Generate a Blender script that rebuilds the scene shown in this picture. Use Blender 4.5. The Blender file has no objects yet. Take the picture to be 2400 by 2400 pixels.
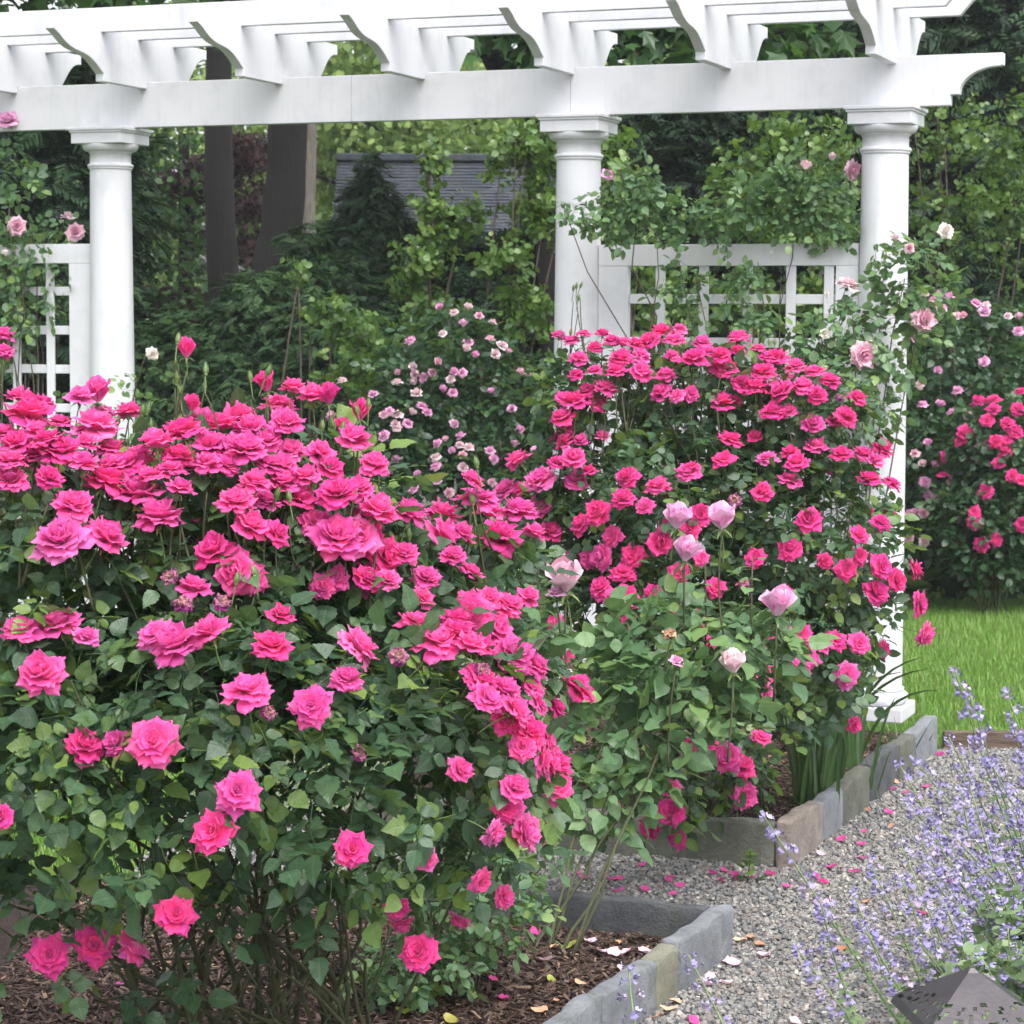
import bpy, math, random
import numpy as np
from mathutils import Matrix, Vector
random.seed(7); rng = np.random.default_rng(11)
R = math.radians
sc = bpy.context.scene
COL = sc.collection

# ------------------------------------------------------------------ camera
F, PIT, ROLL, CZ = 5552.3, .083, .0048, 1.8616       # pixels of a 2400 picture, radians, metres
cd = bpy.data.cameras.new('camera'); cam = bpy.data.objects.new('camera', cd); COL.objects.link(cam)
cd.sensor_width = 36; cd.lens = F / 2400 * 36; cd.clip_start = .1; cd.clip_end = 2000
cam.matrix_world = Matrix.Translation((0, 0, CZ)) @ Matrix.Rotation(math.pi / 2 - PIT, 4, 'X') @ Matrix.Rotation(ROLL, 4, 'Z')
cd.dof.use_dof = True; cd.dof.focus_distance = 6.1; cd.dof.aperture_fstop = 14
sc.camera = cam

# ------------------------------------------------------------------ sky, sun, exposure (overcast)
SUN_EL, SUN_AZ = R(58), R(152)                        # azimuth clockwise from +Y
w = bpy.data.worlds.new('World'); sc.world = w; w.use_nodes = True
nt = w.node_tree; bg = nt.nodes['Background']
sky = nt.nodes.new('ShaderNodeTexSky'); sky.sky_type = 'NISHITA'; sky.sun_disc = False
sky.sun_elevation = SUN_EL; sky.sun_rotation = SUN_AZ; sky.air_density = 1.0; sky.dust_density = 4.0; sky.ozone_density = 1.0
hs = nt.nodes.new('ShaderNodeHueSaturation'); hs.inputs['Saturation'].default_value = .28
nt.links.new(sky.outputs[0], hs.inputs['Color']); nt.links.new(hs.outputs[0], bg.inputs[0]); bg.inputs[1].default_value = .15
sd = bpy.data.lights.new('sun', 'SUN'); sd.energy = .9; sd.angle = R(60); sd.color = (1, .97, .93)
sun = bpy.data.objects.new('sun', sd); COL.objects.link(sun)
dirv = Vector((math.sin(SUN_AZ) * math.cos(SUN_EL), math.cos(SUN_AZ) * math.cos(SUN_EL), math.sin(SUN_EL)))
sun.rotation_euler = dirv.to_track_quat('Z', 'Y').to_euler()
sc.view_settings.view_transform = 'Standard'; sc.view_settings.look = 'None'; sc.view_settings.gamma = 1
sc.view_settings.exposure = 1.42
sc.render.engine = 'CYCLES'
sc.cycles.use_denoising = True
sc.cycles.use_adaptive_sampling = True; sc.cycles.adaptive_threshold = .03
sc.cycles.max_bounces = 6; sc.cycles.diffuse_bounces = 3; sc.cycles.glossy_bounces = 2; sc.cycles.transmission_bounces = 4; sc.cycles.transparent_max_bounces = 4

# ------------------------------------------------------------------ pixel <-> world helpers (u,v: pixels of a 1932 picture)
def rays(u, v):
    X = np.asarray(u, float) * 2400 / 1932 - 1200; Y = np.asarray(v, float) * 2400 / 1932 - 1200
    c, s = math.cos(ROLL), math.sin(ROLL); X, Y = X * c + Y * s, -X * s + Y * c
    a, b = X / F, -Y / F; c, s = math.cos(PIT), math.sin(PIT)
    return np.stack([a, c + b * s, b * c - s], -1)
def at(u, v, Y):
    r = rays(u, v); return np.array([0, 0, CZ]) + r * (Y / r[1])
def gnd(u, v, z=0.):
    r = rays(u, v); return np.array([0, 0, CZ]) + r * ((z - CZ) / r[2])
def pix(P):
    P = np.asarray(P, float); x, y, z = P[..., 0], P[..., 1], P[..., 2] - CZ
    c, s = math.cos(PIT), math.sin(PIT); d = y * c - z * s; X = F * x / d; Y = -F * (z * c + y * s) / d
    c, s = math.cos(ROLL), math.sin(ROLL)
    return (np.stack([X * c - Y * s, X * s + Y * c], -1) + 1200) * 1932 / 2400
def nrm(v):
    v = np.asarray(v, float); return v / np.maximum(np.linalg.norm(v, axis=-1, keepdims=True), 1e-9)
def lerp(a, b, t): return a + (b - a) * t

# ------------------------------------------------------------------ mesh helpers
def make_mesh(name, V, loops, totals, mats=(), attrs=None, smooth=True, midx=None):
    me = bpy.data.meshes.new(name); V = np.ascontiguousarray(V, dtype=np.float32)
    loops = np.asarray(loops, np.int32); totals = np.asarray(totals, np.int32)
    me.vertices.add(len(V)); me.vertices.foreach_set('co', V.ravel())
    me.loops.add(len(loops)); me.loops.foreach_set('vertex_index', loops)
    me.polygons.add(len(totals)); st = np.concatenate([[0], np.cumsum(totals)[:-1]]).astype(np.int32)
    me.polygons.foreach_set('loop_start', st); me.polygons.foreach_set('loop_total', totals)
    for m in mats: me.materials.append(m)
    if midx is not None: me.polygons.foreach_set('material_index', np.asarray(midx, np.int32))
    me.update(calc_edges=True)
    me.polygons.foreach_set('use_smooth', np.full(len(totals), smooth))
    for k, a in (attrs or {}).items():
        at_ = me.attributes.new(k, 'FLOAT', 'POINT'); at_.data.foreach_set('value', np.asarray(a, np.float32))
    return me
class Tpl:                                            # a little mesh to be repeated
    def __init__(s, V, faces, **attrs):
        s.V = np.asarray(V, float); s.loops = np.array([i for f in faces for i in f]); s.tot = np.array([len(f) for f in faces]); s.attrs = attrs
    def mesh(s, name, mats, smooth=True): return make_mesh(name, s.V, s.loops, s.tot, mats, {'rnd': s.attrs.get('rnd', np.zeros(len(s.V))), **{k: v for k, v in s.attrs.items() if k != 'rnd'}}, smooth)
def scatter_mesh(name, tpls, which, M, T, rnd, mats, smooth=True):
    Vs, L, N, A, off = [], [], [], [], 0
    keys = [k for k in tpls[0].attrs if k != 'rnd']; X = {k: [] for k in keys}
    for i, tp in enumerate(tpls):
        sel = np.where(which == i)[0]
        if not len(sel): continue
        v = np.einsum('kij,nj->kni', M[sel], tp.V) + T[sel][:, None, :]
        n = len(tp.V); k = len(sel); Vs.append(v.reshape(-1, 3))
        L.append((tp.loops[None] + (np.arange(k) * n)[:, None] + off).ravel()); N.append(np.tile(tp.tot, k))
        A.append((rnd[sel][:, None] + tp.attrs.get('rnd', np.zeros(n))[None]).ravel())
        for q in keys: X[q].append(np.tile(tp.attrs[q], k))
        off += n * k
    return make_mesh(name, np.concatenate(Vs), np.concatenate(L), np.concatenate(N), mats,
                     {'rnd': np.concatenate(A), **{q: np.concatenate(X[q]) for q in keys}}, smooth)
class MB:                                             # collects faces
    def __init__(s): s.V = []; s.Fc = []; s.n = 0
    def add(s, V, faces):
        V = np.asarray(V, float); s.V.append(V); s.Fc += [tuple(i + s.n for i in f) for f in faces]; s.n += len(V); return s
    def box(s, c, h, Rm=None, chamfer=0):
        c = np.asarray(c, float); h = np.asarray(h, float)
        S = np.array([[x, y, z] for x in (-1, 1) for y in (-1, 1) for z in (-1, 1)], float)
        if chamfer <= 0:
            V = S * h; Fc = [(0, 1, 3, 2), (4, 6, 7, 5), (0, 4, 5, 1), (2, 3, 7, 6), (0, 2, 6, 4), (1, 5, 7, 3)]
        else:
            V = []; idx = {}
            for i, sg in enumerate(S):
                for a in range(3):
                    p = sg * (h - chamfer); p[a] = sg[a] * h[a]; idx[i, a] = len(V); V.append(p)
            Fc = []
            q = [((0, 1, 3, 2), 0), ((4, 6, 7, 5), 0), ((0, 4, 5, 1), 1), ((2, 3, 7, 6), 1), ((0, 2, 6, 4), 2), ((1, 5, 7, 3), 2)]
            for f, a in q: Fc.append(tuple(idx[i, a] for i in f))
            for a in range(3):
                for b in range(a + 1, 3):
                    cax = 3 - a - b
                    for i in range(8):
                        j = i | (4 >> cax)
                        if i != j: Fc.append((idx[i, a], idx[j, a], idx[j, b], idx[i, b]))
            for i in range(8): Fc.append((idx[i, 0], idx[i, 1], idx[i, 2]))
            V = np.array(V)
        if Rm is not None: V = V @ np.asarray(Rm).T
        return s.add(V + c, Fc)
    def tube(s, P, r, n=6, cap=True):
        P = np.asarray(P, float); r = np.broadcast_to(np.asarray(r, float), (len(P),))
        T = nrm(np.gradient(P, axis=0)); ref = np.array([0, 0, 1.]) if abs(T[0][2]) < .9 else np.array([1., 0, 0])
        a = nrm(np.cross(T, ref)); b = np.cross(T, a); th = np.linspace(0, 2 * np.pi, n, endpoint=False)
        V = (P[:, None] + r[:, None, None] * (a[:, None] * np.cos(th)[None, :, None] + b[:, None] * np.sin(th)[None, :, None])).reshape(-1, 3)
        Fc = [(i * n + j, i * n + (j + 1) % n, (i + 1) * n + (j + 1) % n, (i + 1) * n + j) for i in range(len(P) - 1) for j in range(n)]
        if cap: Fc += [tuple(range(n))[::-1], tuple((len(P) - 1) * n + j for j in range(n))]
        return s.add(V, Fc)
    def lathe(s, prof, c=(0, 0, 0), n=40):
        prof = np.asarray(prof, float); th = np.linspace(0, 2 * np.pi, n, endpoint=False)
        V = np.stack([prof[:, 0, None] * np.cos(th), prof[:, 0, None] * np.sin(th), np.broadcast_to(prof[:, 1, None], (len(prof), n))], -1).reshape(-1, 3) + np.asarray(c)
        Fc = [(i * n + j, i * n + (j + 1) % n, (i + 1) * n + (j + 1) % n, (i + 1) * n + j) for i in range(len(prof) - 1) for j in range(n)]
        return s.add(V, Fc)
    def prism(s, poly, thick, O, ex, ey, en):         # polygon in the (ex, ey) plane, extruded +-thick/2 along en
        poly = np.asarray(poly, float); n = len(poly); O, ex, ey, en = (np.asarray(q, float) for q in (O, ex, ey, en))
        B = O + poly[:, :1] * ex + poly[:, 1:] * ey
        return s.add(np.concatenate([B - en * thick / 2, B + en * thick / 2]),
                     [tuple(range(n))[::-1], tuple(range(n, 2 * n))] + [(i, (i + 1) % n, n + (i + 1) % n, n + i) for i in range(n)])
    def mesh(s, name, mats, smooth=False, rnd=0.):
        V = np.concatenate(s.V); return make_mesh(name, V, [i for f in s.Fc for i in f], [len(f) for f in s.Fc], mats, {'rnd': np.full(len(V), rnd)}, smooth)
    def obj(s, name, mat, parent=None, smooth=False, **kw): return obj(name, s.mesh(name, [mat], smooth, random.random()), parent, **kw)
def obj(name, data, parent=None, label=None, cat=None, group=None, kind=None):
    o = bpy.data.objects.new(name, data); COL.objects.link(o); o.parent = parent
    for k, v in (('label', label), ('category', cat), ('group', group), ('kind', kind)):
        if v: o[k] = v
    return o
def empty(name, loc, label, cat, group=None):
    o = obj(name, None, None, label, cat, group); o.location = loc; o.empty_display_size = .05; return o
def put(o, root):                                     # world-built mesh under an empty that is moved but not turned
    o.parent = root; o.location = -Vector(root.location); return o
def bevel(o, wd=.003, seg=2):
    m = o.modifiers.new('bevel', 'BEVEL'); m.width = wd; m.segments = seg; m.limit_method = 'ANGLE'; m.angle_limit = R(40); return o

# ------------------------------------------------------------------ materials
def new_mat(name):
    m = bpy.data.materials.new(name); m.use_nodes = True; t = m.node_tree; return m, t, t.nodes['Principled BSDF'], t.nodes['Material Output']
def ramp(t, stops, interp='LINEAR'):
    r = t.nodes.new('ShaderNodeValToRGB'); cr = r.color_ramp; cr.interpolation = interp
    while len(cr.elements) < len(stops): cr.elements.new(.5)
    for e, (p, c) in zip(cr.elements, stops): e.position = p; e.color = (*c, 1)
    return r
def tex(t, typ, scale, detail=4., rough=.6, coord='Object', vec=None):
    n = t.nodes.new('ShaderNodeTexNoise' if typ == 'noise' else 'ShaderNodeTexVoronoi' if typ == 'voronoi' else 'ShaderNodeTexWave')
    n.inputs['Scale'].default_value = scale
    if typ == 'noise': n.inputs['Detail'].default_value = detail; n.inputs['Roughness'].default_value = rough
    if vec is None: c = t.nodes.new('ShaderNodeTexCoord'); vec = c.outputs[coord]
    t.links.new(vec, n.inputs['Vector']); return n
def rndfac(t, objr=True):
    a = t.nodes.new('ShaderNodeAttribute'); a.attribute_name = 'rnd'; out = a.outputs['Fac']
    if objr:
        oi = t.nodes.new('ShaderNodeObjectInfo'); ad = t.nodes.new('ShaderNodeMath'); ad.operation = 'ADD'
        t.links.new(out, ad.inputs[0]); t.links.new(oi.outputs['Random'], ad.inputs[1]); out = ad.outputs[0]
    fr = t.nodes.new('ShaderNodeMath'); fr.operation = 'FRACT'; t.links.new(out, fr.inputs[0]); return fr.outputs[0]
def mapv(t, scale=(1, 1, 1)):
    c = t.nodes.new('ShaderNodeTexCoord'); m = t.nodes.new('ShaderNodeMapping'); m.inputs['Scale'].default_value = scale
    t.links.new(c.outputs['Object'], m.inputs['Vector']); return m.outputs[0]
def bump(t, b, h, strength=.3, dist=.01):
    n = t.nodes.new('ShaderNodeBump'); n.inputs['Strength'].default_value = strength; n.inputs['Distance'].default_value = dist
    t.links.new(h, n.inputs['Height']); t.links.new(n.outputs[0], b.inputs['Normal'])
def mix(t, a, b, fac, mode='MIX'):
    m = t.nodes.new('ShaderNodeMix'); m.data_type = 'RGBA'; m.blend_type = mode
    for s, v in ((m.inputs[0], fac), (m.inputs[6], a), (m.inputs[7], b)):
        if hasattr(v, 'is_linked') or hasattr(v, 'links'): t.links.new(v, s)
        else: s.default_value = v if isinstance(v, (int, float)) else (*v, 1)
    return m.outputs[2]
def foliage_mat(name, stops, trans=.34, tcol=(.25, .4, .05), rough=.36, spec=.5, objr=True, veins=False):
    m, t, b, o = new_mat(name); r = ramp(t, stops); t.links.new(rndfac(t, objr), r.inputs[0])
    n = tex(t, 'noise', 60, 2); c = mix(t, r.outputs[0], (.5, .5, .5), .0)
    mr = t.nodes.new('ShaderNodeMapRange'); mr.inputs[3].default_value = .8; mr.inputs[4].default_value = 1.2; t.links.new(n.outputs['Fac'], mr.inputs[0])
    c = mix(t, r.outputs[0], mr.outputs[0], 1., 'MULTIPLY')
    if veins:                                         # pale midrib and herringbone side veins, sunk into the blade
        al = t.nodes.new('ShaderNodeAttribute'); al.attribute_name = 'lu'; ac = t.nodes.new('ShaderNodeAttribute'); ac.attribute_name = 'lv'
        def mth(op, x, y, z=None):
            m_ = t.nodes.new('ShaderNodeMath'); m_.operation = op
            for i_, q_ in enumerate((x, y, z)):
                if q_ is None: continue
                if hasattr(q_, 'links'): t.links.new(q_, m_.inputs[i_])
                else: m_.inputs[i_].default_value = q_
            return m_.outputs[0]
        sv = mth('SINE', mth('SUBTRACT', mth('MULTIPLY', al.outputs['Fac'], 46.), mth('MULTIPLY', ac.outputs['Fac'], 9.)), 0.)
        rib = mth('SUBTRACT', 1., mth('SMOOTH_MIN', mth('MULTIPLY', ac.outputs['Fac'], 9.), 1., .1)); rib = mth('MAXIMUM', rib, 0.)
        c = mix(t, c, (.22, .30, .14), mth('MULTIPLY', rib, .28)); c = mix(t, c, (.16, .24, .10), mth('MULTIPLY', mth('POWER', mth('MAXIMUM', sv, 0.), 6.), .08))
        bump(t, b, mth('ADD', mth('MULTIPLY', sv, -.35), mth('MULTIPLY', rib, -1.)), .22, .002)
    t.links.new(c, b.inputs['Base Color']); b.inputs['Roughness'].default_value = rough; b.inputs['Specular IOR Level'].default_value = spec
    tr = t.nodes.new('ShaderNodeBsdfTranslucent'); t.links.new(mix(t, c, tcol, .35), tr.inputs[0])
    mx = t.nodes.new('ShaderNodeMixShader'); mx.inputs[0].default_value = trans
    t.links.new(b.outputs[0], mx.inputs[1]); t.links.new(tr.outputs[0], mx.inputs[2]); t.links.new(mx.outputs[0], o.inputs[0]); return m
def petal_mat(name, base, mid, inner, trans=.25, rough=.5, edge=None):
    m, t, b, o = new_mat(name)
    a = t.nodes.new('ShaderNodeAttribute'); a.attribute_name = 'along'; l = t.nodes.new('ShaderNodeAttribute'); l.attribute_name = 'layer'
    r = ramp(t, [(0, base), (.3, mid), (.62, mid), (1, edge or mid)]); t.links.new(a.outputs['Fac'], r.inputs[0])
    c = mix(t, r.outputs[0], inner, l.outputs['Fac'])
    h = t.nodes.new('ShaderNodeHueSaturation'); rf = rndfac(t)
    mr = t.nodes.new('ShaderNodeMapRange'); mr.inputs[3].default_value = .478; mr.inputs[4].default_value = .504; t.links.new(rf, mr.inputs[0])
    mv = t.nodes.new('ShaderNodeMapRange'); mv.inputs[3].default_value = .86; mv.inputs[4].default_value = 1.10; t.links.new(rf, mv.inputs[0])
    t.links.new(mr.outputs[0], h.inputs['Hue']); t.links.new(mv.outputs[0], h.inputs['Value']); t.links.new(c, h.inputs['Color']); c = h.outputs[0]
    t.links.new(c, b.inputs['Base Color']); b.inputs['Roughness'].default_value = rough; b.inputs['Specular IOR Level'].default_value = .25
    b.inputs['Sheen Weight'].default_value = .35; b.inputs['Sheen Tint'].default_value = (1, .6, .95, 1)
    n = tex(t, 'noise', 45, 3); bump(t, b, n.outputs['Fac'], .25, .004)
    tr = t.nodes.new('ShaderNodeBsdfTranslucent'); t.links.new(c, tr.inputs[0]); mx = t.nodes.new('ShaderNodeMixShader'); mx.inputs[0].default_value = trans
    t.links.new(b.outputs[0], mx.inputs[1]); t.links.new(tr.outputs[0], mx.inputs[2]); t.links.new(mx.outputs[0], o.inputs[0]); return m
def plain(name, stops, scale=8., rough=.7, bumps=.3, bscale=60., detail=5., spec=.3, stretch=None, bdist=.01):
    m, t, b, o = new_mat(name); v = mapv(t, stretch) if stretch else None
    n = tex(t, 'noise', scale, detail, vec=v); r = ramp(t, stops); t.links.new(n.outputs['Fac'], r.inputs[0]); t.links.new(r.outputs[0], b.inputs['Base Color'])
    b.inputs['Roughness'].default_value = rough; b.inputs['Specular IOR Level'].default_value = spec
    n2 = tex(t, 'noise', bscale, 5, vec=v); bump(t, b, n2.outputs['Fac'], bumps, bdist); return m
def rnd_mat(name, stops, rough=.8, interp='LINEAR', spec=.3):
    m, t, b, o = new_mat(name); r = ramp(t, stops, interp); t.links.new(rndfac(t), r.inputs[0])
    n = tex(t, 'noise', 150, 3); c = mix(t, r.outputs[0], n.outputs['Fac'], .35, 'OVERLAY'); t.links.new(c, b.inputs['Base Color'])
    b.inputs['Roughness'].default_value = rough; b.inputs['Specular IOR Level'].default_value = spec; return m
def white_paint():
    m, t, b, o = new_mat('white_paint')
    n = tex(t, 'noise', 5, 6, .65); r = ramp(t, [(.3, (.53, .54, .57)), (.5, (.61, .615, .645)), (1, (.64, .645, .67))]); t.links.new(n.outputs['Fac'], r.inputs[0])
    g = tex(t, 'noise', 3, 5, .6, vec=mapv(t, (14, 14, 1.0))); r2 = ramp(t, [(.0, (.62, .62, .57)), (.36, (.86, .87, .85)), (.46, (1, 1, 1))]); t.links.new(g.outputs['Fac'], r2.inputs[0])
    t.links.new(mix(t, r.outputs[0], r2.outputs[0], .32, 'MULTIPLY'), b.inputs['Base Color']); b.inputs['Roughness'].default_value = .42; b.inputs['Specular IOR Level'].default_value = .4
    k = tex(t, 'noise', 90, 3); bump(t, b, k.outputs['Fac'], .08, .003); return m
def bark(name, lo, hi, ridge=40):
    m, t, b, o = new_mat(name); v = mapv(t, (1, 1, .12)); n = tex(t, 'noise', ridge, 6, .7, vec=v); r = ramp(t, [(.3, lo), (.7, hi)])
    t.links.new(n.outputs['Fac'], r.inputs[0]); t.links.new(r.outputs[0], b.inputs['Base Color']); b.inputs['Roughness'].default_value = .9
    bump(t, b, n.outputs['Fac'], .9, .03); return m
def stone(name, a, bcol, c):
    m, t, b, o = new_mat(name); n = tex(t, 'noise', 7, 7, .7); r = ramp(t, [(.25, a), (.5, bcol), (.75, c)]); t.links.new(n.outputs['Fac'], r.inputs[0])
    n3 = tex(t, 'noise', 120, 3); cc = mix(t, r.outputs[0], n3.outputs['Fac'], .25, 'OVERLAY'); t.links.new(cc, b.inputs['Base Color'])
    lm = tex(t, 'noise', 11, 6, .75); lr = ramp(t, [(.52, (0, 0, 0)), (.62, (1, 1, 1))]); t.links.new(lm.outputs['Fac'], lr.inputs[0])   # lichen and damp patches
    sc_ = t.nodes.new('ShaderNodeMath'); sc_.operation = 'MULTIPLY'; sc_.inputs[1].default_value = .45; t.links.new(lr.outputs[0], sc_.inputs[0])
    cc = mix(t, cc, (.10, .11, .075), sc_.outputs[0]); t.links.new(cc, b.inputs['Base Color'])
    b.inputs['Roughness'].default_value = .85; n2 = tex(t, 'noise', 28, 9, .75); bump(t, b, n2.outputs['Fac'], .8, .02); return m
WHITE = white_paint()
LEAF_DARK = foliage_mat('rose_leaf_dark', [(0, (.032, .074, .040)), (.45, (.052, .115, .060)), (.78, (.078, .155, .064)), (.88, (.13, .22, .055)), (1, (.18, .27, .055))], veins=True)
LEAF_PALE = foliage_mat('rose_leaf_pale', [(0, (.075, .155, .075)), (.5, (.115, .215, .095)), (.85, (.15, .26, .10)), (1, (.20, .30, .08))], veins=True)
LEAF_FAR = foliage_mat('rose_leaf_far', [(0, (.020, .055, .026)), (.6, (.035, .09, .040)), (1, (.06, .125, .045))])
SHRUB = foliage_mat('shrub_leaf', [(0, (.045, .100, .022)), (.5, (.080, .16, .034)), (.85, (.12, .21, .045)), (1, (.18, .27, .07))], .35, (.3, .42, .04))
EVER = foliage_mat('evergreen_needles', [(0, (.009, .024, .013)), (.6, (.018, .046, .021)), (1, (.034, .072, .028))], .1, rough=.6, spec=.25)
EVER2 = foliage_mat('yew_needles', [(0, (.016, .042, .018)), (.6, (.030, .070, .026)), (1, (.052, .105, .032))], .1, rough=.6, spec=.25)
PURPLE = foliage_mat('purple_maple_leaf', [(0, (.035, .018, .020)), (.6, (.065, .032, .035)), (1, (.10, .05, .05))], .25, (.2, .06, .06), rough=.6)
FARLEAF = foliage_mat('far_tree_leaf', [(0, (.14, .22, .07)), (.6, (.21, .31, .09)), (1, (.30, .39, .13))], .35, (.35, .5, .08), rough=.6, spec=.2)
MAPLE = foliage_mat('maple_leaf', [(0, (.02, .06, .02)), (.6, (.04, .10, .028)), (1, (.07, .15, .035))], .35, (.2, .4, .04))
IRIS = foliage_mat('strap_leaf', [(0, (.03, .07, .025)), (1, (.06, .12, .035))], .2)
CATLEAF = foliage_mat('catmint_leaf', [(0, (.15, .23, .12)), (.6, (.21, .30, .155)), (1, (.28, .37, .19))], .3, rough=.7, spec=.2)
GRASS = foliage_mat('grass_blade', [(0, (.095, .21, .032)), (.5, (.15, .31, .045)), (.85, (.21, .38, .065)), (.95, (.30, .40, .12)), (1, (.38, .38, .19))], .35, (.35, .55, .04), rough=.5)
PINK = petal_mat('magenta_petal', (.85, .40, .55), (.88, .080, .33), (.90, .14, .45), .5, edge=(.92, .20, .49))
PINKR = petal_mat('crimson_petal', (.75, .25, .4), (.85, .045, .245), (.87, .07, .32), .44, edge=(.89, .095, .345))
FADED = petal_mat('faded_pink_petal', (.9, .6, .7), (.91, .16, .46), (.90, .11, .41), .46, edge=(.93, .30, .60))
PALE = petal_mat('pale_pink_petal', (.85, .70, .70), (.86, .60, .66), (.80, .33, .46))
LILAC = petal_mat('lilac_pink_petal', (.85, .70, .80), (.85, .45, .66), (.83, .40, .62))
BLUSH = petal_mat('blush_white_petal', (.86, .80, .76), (.88, .72, .74), (.85, .56, .60))
CREAM = petal_mat('creamy_white_petal', (.86, .82, .66), (.88, .86, .80), (.86, .78, .66))
WILT = petal_mat('wilted_petal', (.45, .25, .15), (.33, .03, .20), (.55, .36, .22))
DRY = rnd_mat('dry_leaf', [(0, (.30, .13, .06)), (.4, (.50, .28, .17)), (.8, (.62, .40, .28)), (1, (.20, .09, .05))])
YELLOWLEAF = foliage_mat('yellowing_leaf', [(0, (.35, .42, .08)), (1, (.55, .5, .12))])
CALYX = foliage_mat('calyx_green', [(0, (.08, .15, .045)), (1, (.16, .22, .07))], .1)
CANE = plain('rose_cane', [(.3, (.035, .045, .022)), (.6, (.07, .075, .035)), (.8, (.09, .06, .04))], 12)
CANEW = plain('woody_cane', [(.3, (.055, .042, .034)), (.6, (.10, .08, .065)), (.8, (.14, .12, .10))], 12)
CATSTEM = plain('catmint_stem', [(.3, (.16, .22, .10)), (.7, (.26, .34, .17))], 12)
CATFLOWER = rnd_mat('catmint_flower', [(0, (.19, .165, .34)), (.45, (.27, .24, .44)), (.75, (.35, .32, .52)), (.86, (.32, .25, .36)), (1, (.42, .37, .47))], .6)

# ------------------------------------------------------------------ ground
TH = .3678
E1 = np.array([-math.cos(TH), math.sin(TH), 0]); E2 = np.array([math.sin(TH), math.cos(TH), 0]); UP = np.array([0, 0, 1.])
O3 = np.array([1.6022, 10.3043, 0])                   # middle of the column at the path's end
LAWN = plain('lawn_soil', [(.3, (.035, .06, .014)), (.7, (.07, .11, .025))], 6, .95)
GRAVB = plain('gravel_bed', [(.3, (.16, .155, .15)), (.55, (.26, .25, .235)), (.8, (.36, .345, .32))], 90, .9, .8, 220)
SOIL = plain('mulch_soil', [(.3, (.020, .013, .010)), (.7, (.05, .032, .025))], 25, .95, .9, 90, bdist=.03)
def sheet(name, pts, z, mat, kind='structure', parent=None):
    V = [(p[0], p[1], z) for p in pts]; return obj(name, make_mesh(name, V, range(len(V)), [len(V)], [mat], None, False), parent, kind=kind)
g = sheet('lawn', [(-70, -10), (70, -10), (70, 80), (-70, 80)], -.012, LAWN)
LE = 10.125                                           # lawn edge behind the path
sheet('gravel_path', [(-8, -4), (8, -4), (8, LE), (-1.25, LE), (-1.25, 6.9), (-8, 6.9)], 0, GRAVB)

# far bed and near bed corners (gravel level, outer line of their kerbs)
FB = np.array([.95, 7.877]); FBr = np.array([1.838, 10.068]); FBl = np.array([-.62, 8.39])
NB = np.array([.655, 6.790]); NBf = np.array([-.50, 4.25]); NBl = np.array([-1.5, 7.55])
kd = lambda a, b: (b - a) / np.linalg.norm(b - a)
d1 = kd(FB, FBr); d2 = kd(FB, FBl); n1 = kd(NB, NBf); n2 = kd(NB, NBl)
sheet('far_bed_soil', [FB + .05 * d1 + .05 * d2, FBr + .05 * d2, FBr + 2.2 * d2, FBl], .062, SOIL)
sheet('near_bed_soil', [NB + .05 * n1 + .05 * n2, NBf + .05 * n2, NBf + n2 * 2.2, NBl], .045, SOIL)

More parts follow.
